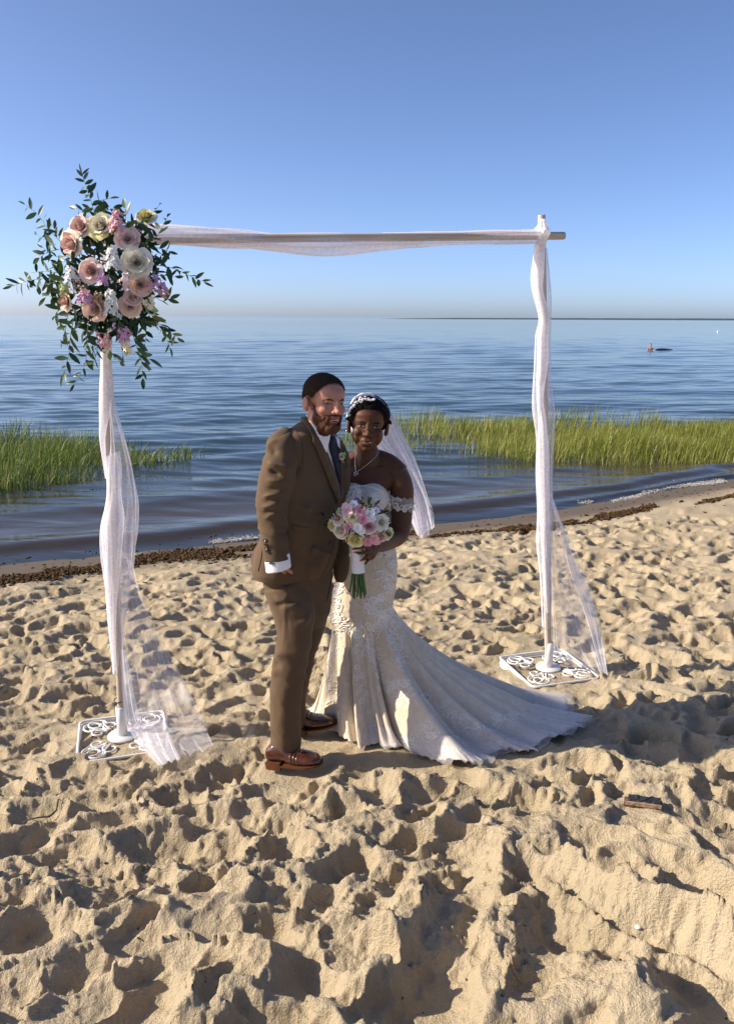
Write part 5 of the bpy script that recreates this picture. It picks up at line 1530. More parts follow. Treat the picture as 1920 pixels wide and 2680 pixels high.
def build_bride(height):
    root = empty('person', (0.0, 3.72, 0))
    tag(root, 'smiling bride in an off-shoulder lace gown with long train and white veil', 'person')
    skin = skin_material('brown_skin', (.100, .040, .019), (.125, .040, .030), (.115, .040, .022))
    px = .00185
    H = Head(P(963, 1113, 3.79), R(1), R(-3), R(-5), 1.05, 1.0, 1.09)
    S = head_shells(H, True) + [H.e((.034, .030, -.038), (.031, .046, .044)), H.e((-.034, .030, -.038), (.031, .046, .044))]
    S.append(limb([(H.w(0, -.02, -.04), .048, .055), (H.w(0, -.022, -.10), .050, .056), (P(962, 1192, 3.81), .058, .060), (P(962, 1225, 3.82), .09, .07)]))
    S.append(limb_axis([(P(892, 1236, 3.83), .05, .05), (P(925, 1214, 3.83), .058, .055), (P(965, 1212, 3.83), .075, .058), (P(1010, 1220, 3.82), .066, .058), (P(1044, 1246, 3.80), .060, .060)], Vector((0, 0, 1)), Vector((0, 1, 0)), 30, 20))
    S.append(column([(1215, 905, 1030, 3.82, .55), (1250, 893, 1040, 3.81, .6), (1290, 893, 1012, 3.80, .66), (1340, 897, 1012, 3.79, .64), (1380, 903, 1008, 3.78, .62), (1440, 905, 1020, 3.77, .62), (1500, 900, 1030, 3.76, .64)], R(-4), .62))
    for s in (918, 974): S.append(ellip_geo(P(s, 1312, 3.745), (.072, .070, .080)))
    wr = P(980, 1432, 3.455)
    S.append(limb_axis([(P(1012, 1222, 3.815), .045, .050), (P(1032, 1234, 3.805), .056, .058), (P(1050, 1275, 3.79), .059, .060), (P(1051, 1330, 3.78), .054, .055), (P(1048, 1378, 3.75), .050, .050), (P(1040, 1402, 3.72), .049, .046), (P(1020, 1415, 3.65), .043, .042), (P(998, 1425, 3.54), .035, .035), (wr, .024, .026)], Vector((1, 0, .3)), Vector((0, 1, 0)), 50, 20))
    # hand closed round the bouquet handle: palm at its right, four fingers in front, thumb over the far side
    S.append(limb_axis([(wr, .022, .028), (P(972, 1440, 3.43), .022, .036), (P(965, 1447, 3.405), .018, .038), (P(958, 1447, 3.40), .013, .034)], Vector((0, 1, 0)), Vector((0, 0, 1)), 14, 14))
    def finger(pts, r):
        S.append(limb_axis([(P(a, b, y), r * k, r * k) for (a, b, y), k in zip(pts, (1.1, 1.0, .92, .78, .5))], Vector((0, 1, 0)), Vector((0, 0, 1)), 16, 10))
    finger([(968, 1434, 3.40), (956, 1431, 3.375), (944, 1432, 3.368), (932, 1435, 3.370), (922, 1437, 3.374)], .0092)
    finger([(969, 1443, 3.40), (957, 1445, 3.374), (946, 1448, 3.366), (936, 1447, 3.368), (928, 1445, 3.372)], .0090)
    finger([(968, 1452, 3.40), (960, 1456, 3.378), (954, 1461, 3.370), (949, 1465, 3.370), (943, 1467, 3.372)], .0086)
    finger([(968, 1458, 3.405), (964, 1464, 3.39), (960, 1470, 3.382), (956, 1475, 3.384), (952, 1477, 3.386)], .0076)
    finger([(972, 1436, 3.44), (962, 1430, 3.46), (950, 1431, 3.472), (940, 1434, 3.474), (932, 1438, 3.472)], .0105)
    body = fuse('body', S, .0030, 7, skin, root)
    L = head_sculpt(H, body, True)
    face_attrs(body, L)
    nail = simple('coral_nail_polish', (.42, .07, .055), .25, .5, .05)
    bt = tree(body)
    for s, t in ((924, 1436.5), (930, 1445.5), (945.5, 1466.5)):
        p, n = hit(bt, s, t, .0005)
        if p is not None: g = ellip_geo(p, (.0085, .0022, .0050), None, 10, 6); adopt(root, mesh_obj('fingernail', g[0], g[1], nail))
    # hair drawn up, face, jewellery
    hair_m = simple('black_hair', (.006, .005, .005), .85, .10, .4, 200, .5, 500)
    def hair_in(Lq):
        x, y, z = Lq.T; ax = np.abs(x)
        line = np.interp(y, [-.12, -.04, -.01, .02, .045, .062, .08, .1], [-.055, -.050, -.02, .012, .038, .076, .088, .092])
        k = (z - line) / .030
        ear = (ax > .072) & (np.abs(y + .012) < .024) & (z < .004)
        return np.where(ear | ((ax > .055) & (z < .010) & (y > -.035)), -1, np.clip(k, -1, 1))
    scalp('hair', H, body, hair_in, .010, hair_m, root, .004, 9, lambda Lq: .006 * np.exp(-((Lq[:, 2] - .055) / .04) ** 2) * (np.abs(Lq[:, 0]) > .03))
    g = fuse('hair_bun', [H.e((0, -.115, .055), (.062, .045, .055)), H.e((.03, -.10, .03), (.045, .04, .04)), H.e((-.03, -.10, .03), (.045, .04, .04))], .005, 3, hair_m, root)
    face_parts(H, body, root, ('dark_brown_iris', (.012, .007, .005)), simple('black_eyebrow', (.008, .005, .004), .8), simple('black_lash', (.006, .004, .004), .7), simple('white_teeth', (.80, .77, .72), .3, .5, .03), .78, True, .0215, .0034)
    silver = simple('silver_chain', (.72, .72, .74), .22, .5, .05, metal=1.0)
    line_on('necklace', bt, [(993, 1176), (982, 1195), (965, 1212), (947, 1226), (933, 1235), (930, 1222), (929, 1208), (931, 1190)], .0013, silver, root, .0016, 40)
    p, n = hit(bt, 932, 1238, .003)
    loop = [p + Vector((.0085 * math.sin(a) * (1 - .45 * math.cos(a)), -.001, .011 * math.cos(a) - .004)) for a in np.linspace(0, 6.283, 20)]
    adopt(root, tube('pendant', loop, .0018, silver, None, 6)); g = ellip_geo(p + Vector((0, -.003, -.007)), (.0035, .003, .0045), None, 8, 6); adopt(root, mesh_obj('pendant_stone', g[0], g[1], simple('clear_stone', (.85, .85, .9), .08, .8)))
    for s in (1, -1):
        g = ellip_geo(H.w(.087 * s, -.004, -.036), (.0045, .0045, .006), None, 10, 8); adopt(root, mesh_obj('earring', g[0], g[1], silver))

    # ---- gown
    M = Mat('champagne_gown')
    co = M.n('ShaderNodeTexCoord').outputs['Object']
    ed = M.n('ShaderNodeAttribute', attribute_name='edge').outputs['Fac']
    n1 = M.noise(26, 4, .6, co, 1.2)
    c = M.ramp(n1, [(.35, (.70, .565, .405)), (.55, (.75, .63, .475)), (.64, (.79, .71, .59))])
    c = M.mixc(ed, c, (.76, .715, .68))
    M.l(c, M.b.inputs['Base Color']); M.b.inputs['Roughness'].default_value = .62; M.b.inputs['Sheen Weight'].default_value = .3; M.b.inputs['Specular IOR Level'].default_value = .25
    M.bump(M.noise(120, 3, .6, co), .18, .002)
    tl = M.n('ShaderNodeBsdfTranslucent'); M.l(c, tl.inputs[0]); mx = M.n('ShaderNodeMixShader'); mx.inputs[0].default_value = .14
    M.l(M.b.outputs[0], mx.inputs[1]); M.l(tl.outputs[0], mx.inputs[2]); M.l(mx.outputs[0], M.out.inputs[0])
    gown = M.m
    lace_m = simple('white_lace_cord', (.82, .76, .68), .6, .3, .05, 60)
    S = [column([(1262, 898, 1006, 3.80, .68), (1280, 894, 1011, 3.80, .68), (1300, 893, 1014, 3.80, .68), (1340, 896, 1018, 3.79, .66), (1380, 900, 1014, 3.78, .64), (1410, 898, 1024, 3.77, .66), (1440, 892, 1036, 3.76, .68), (1480, 886, 1041, 3.755, .7), (1530, 878, 1037, 3.75, .72), (1570, 869, 1029, 3.745, .74), (1600, 865, 1026, 3.74, .75), (1625, 866, 1022, 3.74, .74), (1650, 874, 1012, 3.74, .70), (1675, 888, 996, 3.74, .6)], R(-3), .66, 60, 44, 2.15)]
    for s, e in ((920, 0), (974, 0)): S.append(ellip_geo(P(s, 1304, 3.728), (.080, .080, .074)))
    bod = fuse('bodice', S, .005, 5, gown, root)
    V = verts(bod); N = norms(bod); attr(bod, 'edge', np.clip((V[:, 2] - 1.15) / .15, 0, .55))
    set_verts(bod, V + N * (.0025 * fbm(V[:, 0] * 40, V[:, 2] * 40, 3, 5))[:, None])
    # ---- skirt and train: a closed sheet from the hip ring down to the hem loop on the sand
    hem_px = [(799, 1860), (836, 1893), (880, 1926), (935, 1958), (990, 1958), (1058, 1963), (1117, 1986), (1172, 2001), (1230, 2004), (1262, 1998), (1303, 1973), (1379, 1972), (1436, 1944), (1474, 1930), (1500, 1916), (1512, 1890), (1480, 1862), (1431, 1838)]
    hem = [PG(s, t) for s, t in hem_px] + [Vector((.62, 4.06, 0)), Vector((.30, 4.10, 0)), Vector((.02, 4.04, 0)), Vector((-.18, 3.92, 0)), Vector((-.27, 3.84, 0))]
    hem = [Vector((v.x, v.y, 0)) for v in hem]
    m = 300; n = 84
    loop = smooth_path(hem + [hem[0]], m + 1)[:-1]
    hc = P(944, 1588, 3.742); hw = (P(1026, 1588, 3.742) - P(863, 1588, 3.742)).length / 2
    ang0 = [math.atan2(v.y - hc.y, v.x - hc.x - .10) for v in loop]
    V = np.zeros((n, m, 3)); edge = np.zeros((n, m))
    rr = random.Random(6)
    lenf = np.array([(Vector((v.x, v.y, 0)) - Vector((hc.x, hc.y, 0))).length for v in loop])
    folds = [(rr.uniform(0, 6.28), k) for k in (9, 14, 23)]
    an_u = np.unwrap(np.array(ang0))
    fold_w = np.interp(np.array(ang0), [-3.15, -2.2, -1.4, -.6, 0, .5, 3.15], [.7, 1.0, 1.2, 1.2, 1.1, .8, .6])
    for j, (v, a) in enumerate(zip(loop, ang0)):
        right = max(0, math.cos(a)) ** .8; left = max(0, -math.cos(a))
        pe = 1.30 + .05 * right
        top = Vector((hc.x + hw * .84 * math.cos(a), hc.y + hw * .60 * math.sin(a), hc.z + .060))
        zh = height(v.x, v.y)
        fd = sum(math.sin(k * a * 1.3 + ph + 1.2 * math.sin(a * 3 + ph)) / (1 + .35 * q) for q, (ph, k) in enumerate(folds))
        for i in range(n):
            f = i / (n - 1)
            q = top.lerp(v, f ** 1.4)
            z = zh + .012 + (top.z - zh - .012) * (1 - f) ** pe
            amp = (.001 + .062 * f ** 1.25) * fold_w[j] * (1 - .5 * f ** 6)
            out = Vector((math.cos(a), math.sin(a), 0))
            q2 = Vector((q.x, q.y, z)) + out * (amp * .55 * fd) + Vector((0, 0, max(-.2, amp * .62 * fd * right * min(1, f * 1.6))))
            ruf = max(0, (f - .86) / .14)
            ru = ruf * (.013 * math.sin(j * .42 + 3 * math.sin(j * .13)) + .004 * math.sin(j * 1.1))
            q2.z += abs(ru) * 1.2 * (.35 + right) ; q2 += out * ru * .6
            if f > .15: q2.z = max(q2.z, height(q2.x, q2.y) + .006 + .004 * (1 - f))
            V[i, j] = q2; edge[i, j] = min(1, (.05 + .38 * right * max(0, f - .25) + .7 * max(0, f - .92) / .08) )
    sk = grid_obj('skirt', V, gown, None, closed_u=True); attr(sk, 'edge', np.clip(edge.reshape(-1), 0, 1))
    so = sk.modifiers.new('s', 'SOLIDIFY'); so.thickness = .003; so.offset = -1
    adopt(root, sk)
    bb = tree(bod); bsk = tree(sk)
    class Outer:
        def ray_cast(self, o, d):
            a, b = bsk.ray_cast(o, d), bb.ray_cast(o, d)
            if a[0] is None: return b
            if b[0] is None: return a
            return a if a[3] < b[3] else b
    bs = Outer()
    # sheer white overlay standing off the train's rim
    tul = tulle_material('train_tulle', .30, (.86, .84, .86), .4)
    V2 = np.zeros((14, m, 3))
    for j in range(m):
        a = ang0[j]; out = Vector((math.cos(a), math.sin(a), 0)); right = max(0, math.cos(a + .25)) ** .6
        for i in range(14):
            f = i / 13; q = Vector(V[int(n * .80) + int(f * (n * .2 - 1)), j]) + out * (.055 * right * f + .004) + Vector((0, 0, .010 + .010 * math.sin(j * .4 + 2 * f) * f))
            q.z = max(q.z, height(q.x, q.y) + .008); V2[i, j] = q
    sel = [j for j in range(m) if -1.9 < ang0[j] < .55]
    sel.sort(key=lambda j: ang0[j])
    ov = grid_obj('train_overlay', V2[:, sel], tul); adopt(root, ov)
    # ---- lace
    rr = random.Random(12)
    def band(pts, count, r0, r1, target, bt_, par, jit=6, w=.0026):
        path = smooth_path([(a, b, 0) for a, b in pts], count)
        for i, q in enumerate(path):
            for _ in range(2): lace(bt_, q.x + rr.uniform(-jit, jit) * 1.6, q.y + rr.uniform(-jit, jit) * 1.6, rr.uniform(r0, r1) * 1.15, rr.uniform(0, 6.28), rr.choice((1, -1)), lace_m, par, w * 1.1)
    band([(1010, 1600), (985, 1640), (965, 1680), (975, 1720)], 9, 9, 15, 0, bs, sk)
    band([(1020, 1610), (1025, 1660), (1040, 1710), (1050, 1750)], 8, 9, 14, 0, bs, sk)
    band([(975, 1690), (990, 1740), (1010, 1790), (1040, 1830)], 9, 9, 13, 0, bs, sk)
    band([(1045, 1780), (1085, 1820), (1130, 1858), (1190, 1880), (1240, 1890)], 12, 10, 17, 0, bs, sk, 7, .003)
    band([(1110, 1905), (1150, 1925), (1210, 1920), (1270, 1905), (1330, 1895)], 11, 9, 14, 0, bs, sk, 8)
    band([(1050, 1940), (1100, 1953), (1160, 1960), (1220, 1965), (1290, 1950), (1350, 1940), (1420, 1930), (1470, 1910)], 26, 8, 13, 0, bs, sk, 6)
    band([(1290, 1870), (1350, 1880), (1410, 1890), (1450, 1895)], 8, 9, 13, 0, bs, sk, 8)
    band([(878, 1650), (876, 1700), (868, 1760), (872, 1810), (878, 1860), (868, 1890)], 14, 7, 11, 0, bs, sk, 5)
    band([(930, 1640), (935, 1690), (930, 1760), (938, 1830)], 8, 7, 10, 0, bs, sk, 6)
    band([(1000, 1500), (1018, 1530), (1000, 1560), (975, 1575)], 9, 8, 13, 0, bb, bod, 6)
    band([(965, 1590), (985, 1610), (1005, 1625), (1015, 1600)], 9, 9, 15, 0, bs, sk, 8)
    band([(885, 1610), (905, 1640), (935, 1655), (960, 1640)], 8, 7, 12, 0, bs, sk, 8)
    band([(895, 1500), (890, 1540), (885, 1580)], 7, 7, 10, 0, bb, bod, 7)
    band([(960, 1440), (990, 1445), (1015, 1450), (1025, 1480)], 8, 6, 9, 0, bb, bod, 4)
    band([(960, 1285), (980, 1300), (995, 1320), (1002, 1350)], 9, 5, 8, 0, bb, bod, 5, .002)
    band([(905, 1290), (925, 1284), (945, 1282)], 5, 4, 7, 0, bb, bod, 4, .002)
    line_on('waist_seam', bb, [(957, 1513), (985, 1517), (1015, 1516), (1032, 1512)], .0016, lace_m, bod, .0004)
    # scalloped top edge
    G = Geo(); q = smooth_path([(897, 1283, 0), (920, 1272, 0), (948, 1270, 0), (975, 1274, 0), (1000, 1286, 0)], 26)
    for v in q:
        p, nn = hit(bb, v.x, v.y + 3, .002)
        if p is not None: G.add(*ellip_geo(p, (.0065, .004, .0055), None, 8, 5))
    adopt(bod, G.obj('scalloped_edge', lace_m))
    # off-shoulder lace sleeve
    ln = tulle_material('lace_net', .52, (.78, .74, .70), .3)
    ring = []
    A0, A1 = P(1040, 1240, 3.80), P(1050, 1330, 3.78)
    for i in range(9):
        f = i / 8; c = P(1048, 1296 + 34 * f, 3.785); pts = []
        for k in range(48):
            a = 2 * math.pi * k / 48; sc = .064 + .002 * f
            wob = .006 * math.cos(k * math.pi / 2) * (1 if i in (0, 8) else 0) * (1 if i == 8 else -1)
            pts.append(c + Vector((math.cos(a) * sc, math.sin(a) * sc, wob - .010 * math.cos(a))))
        ring.append(pts)
    Vr = np.array([[list(p) for p in r] for r in ring]); sl = grid_obj('lace_sleeve', Vr, ln, None, closed_u=True); adopt(root, sl)
    Vb = net([[P(996, 1284, 3.735), P(1006, 1290, 3.72), P(1018, 1296, 3.725)], [P(1004, 1305, 3.73), P(1014, 1312, 3.715), P(1022, 1318, 3.722)], [P(1012, 1325, 3.735), P(1018, 1334, 3.722), P(1024, 1338, 3.726)]], 8, 8)
    br = grid_obj('sleeve_join', Vb, ln); adopt(root, br)
    bsl = tree(sl)
    for s, t, r in ((1024, 1316, 7), (1036, 1322, 8), (1050, 1326, 8), (1063, 1325, 7), (1073, 1322, 6), (1030, 1304, 5), (1046, 1308, 5), (1060, 1308, 5), (1072, 1308, 5), (1040, 1333, 5), (1058, 1335, 5)):
        lace(bsl, s, t, r, rr.uniform(0, 6), rr.choice((1, -1)), lace_m, sl, .0022, .0026, 1.0)
    bbr = tree(br)
    for s, t, r in ((1004, 1295, 5), (1011, 1306, 6), (1017, 1322, 6)): lace(bbr, s, t, r, rr.uniform(0, 6), 1, lace_m, br, .0022, .002, 1.0)
    line_on('sleeve_edge', bsl, [(1016, 1300), (1032, 1299), (1050, 1301), (1066, 1303), (1078, 1303)], .0022, lace_m, sl, .001)
    # ---- veil
    vm = tulle_material('veil_tulle', .64, (.92, .90, .95), .4, .5)
    def K(*p): return [P(a, b, y) for a, b, y in p]
    keys = [K((910, 1082, 3.74), (928, 1048, 3.74), (957, 1036, 3.745), (990, 1044, 3.74), (1013, 1066, 3.745)),
            K((906, 1096, 3.84), (925, 1052, 3.86), (960, 1037, 3.87), (1000, 1050, 3.86), (1024, 1084, 3.82)),
            K((925, 1140, 3.92), (950, 1130, 3.97), (985, 1130, 3.98), (1020, 1125, 3.95), (1047, 1122, 3.90)),
            K((965, 1190, 3.94), (990, 1190, 3.98), (1020, 1190, 3.98), (1050, 1187, 3.95), (1078, 1183, 3.92)),
            K((1010, 1250, 3.94), (1035, 1250, 3.98), (1058, 1248, 3.99), (1080, 1246, 3.96), (1100, 1243, 3.92)),
            K((1056, 1318, 3.94), (1076, 1316, 3.98), (1092, 1314, 3.99), (1108, 1312, 3.96), (1122, 1310, 3.92)),
            K((1080, 1375, 3.93), (1096, 1385, 3.97), (1108, 1392, 3.98), (1122, 1385, 3.95), (1135, 1370, 3.92)),
            K((1090, 1398, 3.93), (1099, 1407, 3.96), (1106, 1409, 3.97), (1119, 1398, 3.95), (1134, 1378, 3.92))]
    V = net(keys, 70, 46)
    for i in range(70):
        f = i / 69
        for j in range(46):
            u = j / 45; V[i, j, 1] += .016 * min(1, f * 3) * math.sin(u * 26 + 3 * math.sin(f * 4)) + .008 * math.sin(u * 47 - 6 * f)
    ve = grid_obj('veil', V, vm); adopt(root, ve)
    keys2 = [[q + Vector((0, .05, 0)) for q in r] for r in keys]
    V = net(keys2, 60, 40)
    c = V.mean(1, keepdims=True); V[15:] = c[15:] + (V[15:] - c[15:]) * .78
    for i in range(60):
        for j in range(40): V[i, j, 1] += .018 * math.sin(j * .9 + i * .05)
    adopt(ve, grid_obj('veil_layer', V, vm))
    wire = simple('veil_edge_cord', (.86, .85, .88), .5)
    G = Geo()
    G.tube(smooth_path(K((1013, 1066, 3.80), (1024, 1084, 3.82), (1047, 1122, 3.895), (1078, 1183, 3.915), (1100, 1243, 3.915), (1120, 1308, 3.915), (1131, 1334, 3.90), (1126, 1350, 3.89), (1108, 1352, 3.89), (1098, 1340, 3.90), (1106, 1331, 3.90), (1122, 1331, 3.905), (1133, 1345, 3.915), (1134, 1376, 3.915)), 70), .0010, 5)
    G.tube(smooth_path(K((1134, 1376, 3.915), (1118, 1374, 3.90), (1098, 1380, 3.90), (1086, 1378, 3.91), (1092, 1396, 3.91), (1104, 1408, 3.92), (1108, 1396, 3.91), (1120, 1385, 3.91), (1133, 1378, 3.915)), 44), .0009, 5)
    G.tube(smooth_path(K((1010, 1110, 3.90), (1040, 1170, 3.92), (1066, 1220, 3.92), (1088, 1290, 3.92), (1100, 1340, 3.92)), 30), .0007, 5)
    adopt(ve, G.obj('veil_edge', wire))
    # comb of little white blossoms where the veil meets the hair
    G = Geo(); rr = random.Random(4)
    for q in smooth_path(K((912, 1086, 3.735), (918, 1070, 3.73), (928, 1057, 3.725), (942, 1047, 3.72), (958, 1044, 3.72), (976, 1047, 3.72)), 22):
        for _ in range(2): G.add(*ellip_geo(q + Vector((rr.gauss(0, .004), rr.gauss(0, .003), rr.gauss(0, .004))), (rr.uniform(.004, .008), .004, rr.uniform(.003, .006)), None, 7, 5))
    adopt(root, G.obj('hair_comb', simple('pearl_white', (.80, .79, .80), .35, .5)))
    return root

def lily_mesh():
    if 'lily' in FLORET: return FLORET['lily']
    V = []; F = []
    for k in range(6):
        a = k * math.pi / 3; b = len(V); ca, sa = math.cos(a), math.sin(a)
        for i, (x, w, z) in enumerate(((0, .08, -.35), (.22, .30, -.02), (.5, .40, .22), (.78, .30, .30), (.98, .05, .22))):
            for s in (-1, 0, 1): y = w * s; zz = z + (.09 if s else 0) + (.03 * (k % 2)); V.append((x * ca - y * sa, x * sa + y * ca, zz))
        for i in range(4):
            for j in range(2): F.append((b + i * 3 + j, b + i * 3 + j + 1, b + i * 3 + j + 4, b + i * 3 + j + 3))
    me = bpy.data.meshes.new('lily'); me.from_pydata(V, [], F); me.polygons.foreach_set('use_smooth', [True] * len(F)); me.update(); me.materials.append(petal_mat('pink')); FLORET['lily'] = me
    return me
def build_bouquet():
    yc = 3.425
    root = empty('bridal_bouquet', P(936, 1470, yc))
    tag(root, 'hand-tied round bouquet of cream roses and pink blooms with green stems', 'bouquet')
    def q(zx, zy, dy=0):
        s, t = 840 + .1455 * zx, 1250 + .1455 * zy
        rx, ry = (zx - 690) / 640, (zy - 820) / 470
        return P(s, t, yc - .02 - .095 * math.sqrt(max(0, 1 - rx * rx - ry * ry)) + dy)
    px = .1455 * .00170
    rr = random.Random(3)
    def lily(x, y, r, key, d, name='lily'):
        o = bpy.data.objects.new(name, lily_mesh()); COL.objects.link(o); o.matrix_basis = facing(q(x, y, -.008), Vector(d), r * px * .92, rr.uniform(0, 6)); o.material_slots[0].link = 'OBJECT'; o.material_slots[0].material = petal_mat(key); adopt(root, o)
    leaf_mass(root, [q(690 + 520 * k * math.cos(a), 820 + 360 * k * math.sin(a), rr.uniform(.03, .10)) for k, a in ((rr.random() ** .5, rr.uniform(0, 6.28)) for _ in range(90))], .045, 6)
    for i, (x, y, r, key, ko, d) in enumerate(((560, 700, 125, 'cream', 'yellow', (-.1, -1, .35)), (350, 950, 135, 'cream', 'yellow', (-.5, -1, -.1)), (862, 885, 122, 'mauve', 'palepink', (.1, -1, .05)), (1090, 810, 130, 'white', 'white', (.35, -1, .15)),
                                            (612, 1110, 150, 'yellow', 'cream', (-.1, -1, -.45)), (300, 730, 110, 'peach', 'palepink', (-.6, -1, .4)), (1075, 1065, 105, 'blush', 'palepink', (.3, -1, -.3)), (1210, 1010, 100, 'yellow', 'cream', (.9, -1, -.1)), (190, 860, 95, 'yellow', 'cream', (-1, -.8, 0)))):
        rose(root, q(x, y, -.006), Vector(d), r * px * 1.22, key, ko, seed=40 + i)
    for x, y, r, key, d in ((480, 590, 130, 'pink', (-.3, -1, .6)), (700, 590, 120, 'rosepink', (0, -1, .6)), (760, 740, 125, 'rosepink', (.1, -1, .1)), (500, 885, 105, 'rosepink', (-.2, -1, .0)), (845, 1135, 125, 'rosepink', (.1, -1, -.5)),
                            (950, 1080, 110, 'pink', (.2, -1, -.3)), (400, 1010, 90, 'pink', (-.3, -1, -.2)), (870, 640, 115, 'snow', (.2, -1, .4)), (910, 730, 90, 'snow', (.3, -1, .1)), (660, 890, 105, 'snow', (0, -1, .1)), (735, 945, 85, 'snow', (0, -1, -.1)),
                            (590, 490, 95, 'snow', (-.1, -1, .8)), (440, 520, 80, 'palepink', (-.5, -1, .7)), (980, 600, 80, 'snow', (.4, -1, .7)), (1000, 1150, 90, 'pink', (.2, -1, -.8))):
        lily(x, y, r, key, d)
    for i, (x0, y0, x1, y1, key) in enumerate(((640, 520, 640, 370, 'violet'), (480, 560, 500, 420, 'green'), (340, 640, 350, 560, 'green'), (1000, 600, 1010, 520, 'lilac'))):
        spike(root, q(x0, y0), q(x1, y1), 26 * px * 2, key, 7, 300 + i, size=.011)
    for i, (pts, n, L) in enumerate((([(700, 560), (735, 480), (742, 390)], 3, .036), ([(820, 560), (870, 480), (885, 410)], 5, .026), ([(840, 580), (920, 540), (985, 480)], 4, .036), ([(300, 700), (180, 690), (60, 660)], 3, .034), ([(260, 760), (120, 740), (35, 790), (15, 850)], 3, .040),
                                     ([(520, 900), (560, 950), (600, 985)], 3, .032), ([(1130, 930), (1150, 980), (1170, 1000)], 3, .032), ([(480, 1000), (470, 1060), (430, 1120)], 3, .034), ([(1200, 800), (1235, 770), (1255, 740)], 3, .024))):
        pp = [q(x, y, -.02) for x, y in pts]; sprig(root, pp, n, L, 400 + i, r=.0014)
    wrap = simple('white_satin_wrap', (.80, .78, .76), .45, .4, .04, 60, .1, 80)
    a, b = P(934, 1418, yc), P(937, 1497, yc); ax = (b - a); n = 14; rings = []
    q0 = ax.to_track_quat('Z', 'Y').to_matrix()
    for i in range(n):
        f = i / (n - 1); r = .0295 + .0016 * math.sin(i * 2.1)
        rings.append([a + ax * f + q0 @ Vector((math.cos(t) * r, math.sin(t) * r, 0)) for t in np.linspace(0, 6.283, 28, endpoint=False)])
    V, F = ring_loft(rings); w = mesh_obj('handle_wrap', V, F, wrap); adopt(root, w)
    pin = simple('pearl_pin', (.80, .78, .74), .2, .6); G = Geo()
    for k in range(9):
        c = a.lerp(b, .2 + .09 * k); G.add(*ellip_geo(c + Vector((-.029, -.010, 0)), (.003, .003, .003), None, 8, 6))
    adopt(w, G.obj('pearl_pins', pin))
    green = simple('cut_green_stem', (.055, .12, .025), .45, .4, .3, 60)
    for k in range(20):
        an = k * 2.4; r = .026 * ((k + .5) / 20) ** .5
        p0 = b + Vector((math.cos(an) * r, math.sin(an) * r, .01)); e = P(939 + math.cos(an) * 24 * (r / .026) ** 1.1 + rr.uniform(-3, 3), 1556 + rr.uniform(-8, 12), yc + math.sin(an) * .034)
        adopt(root, tube('stem', smooth_path([p0, p0.lerp(e, .5) + Vector((rr.uniform(-.003, .003), rr.uniform(-.003, .003), 0)), e], 6), .0042, green, None, 6))
    return root

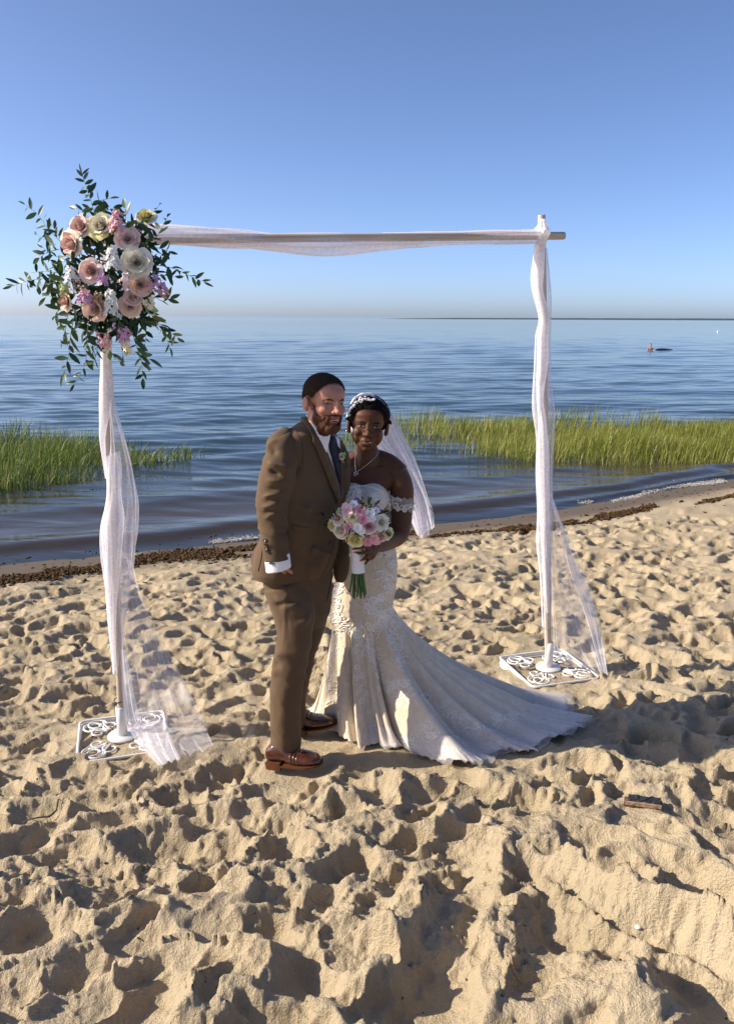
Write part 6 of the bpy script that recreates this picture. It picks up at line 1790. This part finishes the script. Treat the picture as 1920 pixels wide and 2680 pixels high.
# ------------------------------------------------------------------ small things
def build_small(height):
    # swimmer far out
    c = PZ(1700, 917, WATER); k = pxm(c); r = empty('person', c)
    tag(r, 'distant swimmer with dark hair, head and shoulders above the sea', 'person')
    sk = skin_material('swimmer_skin', (.42, .22, .15), (.4, .15, .12), (.5, .2, .15))
    S = [ellip_geo(c + Vector((0, 0, .42)), (.085, .10, .12)), limb([(c + Vector((0, 0, .34)), .05, .055), (c + Vector((0, 0, .2)), .07, .08), (c + Vector((0, 0, -.3)), .18, .14)]),
         limb([(c + Vector((-.13, 0, .17)), .07, .07), (c + Vector((-.24, -.03, .05)), .06, .06), (c + Vector((-.32, -.2, -.06)), .05, .05)]), limb([(c + Vector((.13, 0, .17)), .07, .07), (c + Vector((.25, -.03, .05)), .06, .06), (c + Vector((.33, -.2, -.06)), .05, .05)]),
         ellip_geo(c + Vector((0, -.105, .41)), (.015, .02, .025))]
    b = fuse('body', S, .012, 3, sk, r)
    for nm in ('lips', 'blush', 'stubble'): attr(b, nm, np.zeros(len(b.data.vertices)))
    g = ellip_geo(c + Vector((.01, .025, .46)), (.092, .098, .10)); adopt(r, mesh_obj('hair', g[0], g[1], simple('wet_dark_hair', (.012, .009, .008), .4)))
    # low dark float trailing beside the swimmer
    d = PZ(1730, 917, WATER); L = 60 * k; pts = smooth_path([d + Vector((-.55 * L * .5, 0, .02)), d + Vector((0, .05, .07)), d + Vector((.5 * L, .1, .03))], 14)
    o = mesh_obj('float', *tube_geo(pts, [.05 + .10 * max(0, math.sin(math.pi * i / 13)) ** .6 for i in range(14)], 10, .7), simple('dark_float', (.03, .05, .06), .4, .5)); tag(o, 'low dark float lying on the sea beside the swimmer', 'float')
    # white mooring buoy far right
    c = PZ(1877, 870, WATER); k = pxm(c)
    V, F = lathe_geo([(0, -.2), (.15, -.14), (.20, 0), (.16, .15), (.07, .24), (.035, .28), (.035, .46), (0, .48)], 18, Matrix.Translation(c + Vector((0, 0, .05))))
    tag(mesh_obj('buoy', V, F, simple('white_buoy_paint', (.8, .8, .8), .4)), 'tiny white buoy far out on the sea at the right', 'buoy')
    # half-buried charred driftwood
    p = PG(1681, 2098); z = height(p.x, p.y) - .006
    a, b = PG(1632, 2096), PG(1732, 2108); d = (b - a); d.z = 0; L = d.length; d.normalize(); s = Vector((-d.y, d.x, 0))
    root = empty('driftwood', Vector((p.x, p.y, z))); tag(root, 'short charred board half buried in the sand at the lower right', 'driftwood')
    rr = random.Random(3)
    def plank(off, w, h, z0, mat, nm, l0=0.0, l1=1.0, j=.003):
        V = []; n = 12
        for i in range(n):
            f = l0 + (l1 - l0) * i / (n - 1); c = Vector((a.x, a.y, z + z0)) + d * (f * L) + s * off + Vector((0, 0, .012 * (f - .5)))
            for y, zz in ((-w, 0), (-w * .9, h), (-w * .3, h * 1.05), (w * .4, h), (w, h * .8), (w, 0)):
                V.append(c + s * (y + rr.uniform(-j, j)) + Vector((0, 0, zz + rr.uniform(-j, j))))
        F = [];
        for i in range(n - 1):
            for k in range(6): F.append((i * 6 + k, i * 6 + (k + 1) % 6, (i + 1) * 6 + (k + 1) % 6, (i + 1) * 6 + k))
        F += [tuple(range(5, -1, -1)), tuple((n - 1) * 6 + k for k in range(6))]
        adopt(root, mesh_obj(nm, V, F, mat, None, False))
    plank(.0, .030, .030, -.006, simple('weathered_brown_wood', (.10, .06, .04), .8, .2, .35, 40), 'board')
    plank(.006, .023, .010, .023, simple('charred_wood', (.020, .021, .026), .7, .3, .8, 160, .5, 200), 'charred_face', .10, .95)
    plank(-.024, .007, .014, .016, simple('pale_edge_wood', (.26, .17, .11), .8, .2, .3, 60), 'raised_edge', .02, .98, .0015)
    # odd scraps lying about
    def scrap(name, s0, t0, s1, t1, r, mat, label, cat, bend=.01):
        a, b = PG(s0, t0), PG(s1, t1); pts = []
        for i in range(9):
            f = i / 8; q = a.lerp(b, f); q += Vector((b.y - a.y, a.x - b.x, 0)) * (.25 * math.sin(f * 3.14)); q.z = height(q.x, q.y) + r * .8 + bend * math.sin(f * 3.14); pts.append(q)
        tag(mesh_obj(name, *tube_geo(pts, [r * (1 - .6 * abs(i / 4 - 1)) for i in range(9)], 6, .5), mat), label, cat)
    gm = simple('dead_green_blade', (.035, .05, .02), .6); tw = simple('pale_straw', (.50, .32, .13), .7); dk = simple('dark_scrap', (.02, .018, .016), .7)
    scrap('grass_blade', 52, 2146, 160, 2092, .006, gm, 'long dark blade of dead grass lying on the sand at the left', 'grass blade', .02)
    scrap('straw', 1332, 2530, 1376, 2560, .0028, tw, 'bent pale straw on the sand at the lower right', 'straw')
    scrap('twig', 1368, 2330, 1376, 2348, .002, dk, 'tiny dark twig on the sand below the train', 'twig'); scrap('twig', 1535, 2338, 1548, 2346, .002, dk, 'tiny dark twig on the sand below the charred board', 'twig')
    for s, t, nm, lb, m, r in ((898, 2297, 'pebble', 'small dark pebble on pale sand below the gown', dk, .012), (1723, 2366, 'pebble', 'small dark pebble on the smooth slope at the right', dk, .007), (1665, 2460, 'seashell', 'tiny white seashell in a hollow at the lower right', simple('white_shell', (.85, .82, .76), .4), .008)):
        p = PG(s, t); p.z = height(p.x, p.y) + r * .3; g = ellip_geo(p, (r * 1.3, r, r * .7), None, 10, 7)
        rr2 = random.Random(int(s)); V = [v + Vector((rr2.gauss(0, r * .1), rr2.gauss(0, r * .1), rr2.gauss(0, r * .1))) for v in g[0]]
        tag(mesh_obj(nm, V, g[1], m), lb, nm)
_dw = PG(1681, 2100)
FLAT.extend([(_dw.x, _dw.y, None, .10), (-.02, 3.70, None, .32), (.30, 3.62, None, .35), (.62, 3.60, None, .34), (.92, 3.72, None, .26), (-1.27, 3.757, None, .30), (1.117, 4.545, None, .33), (-.75, 3.55, None, .15)])
import time as _t
_t0 = _t.time()
def lap(n):
    print('LAP', n, round(_t.time() - _t0, 1))
sand_obj, HEIGHT = build_sand(); lap('sand')
build_sea(); build_grass(); build_shore_bits(HEIGHT); build_far_shore(); lap('sea')
build_arch(HEIGHT); build_drape(HEIGHT); build_arch_flowers(); lap('arch')
build_groom(); lap('groom')
build_bride(HEIGHT); build_bouquet(); lap('bride')
build_small(HEIGHT); lap('small')
build_haze()
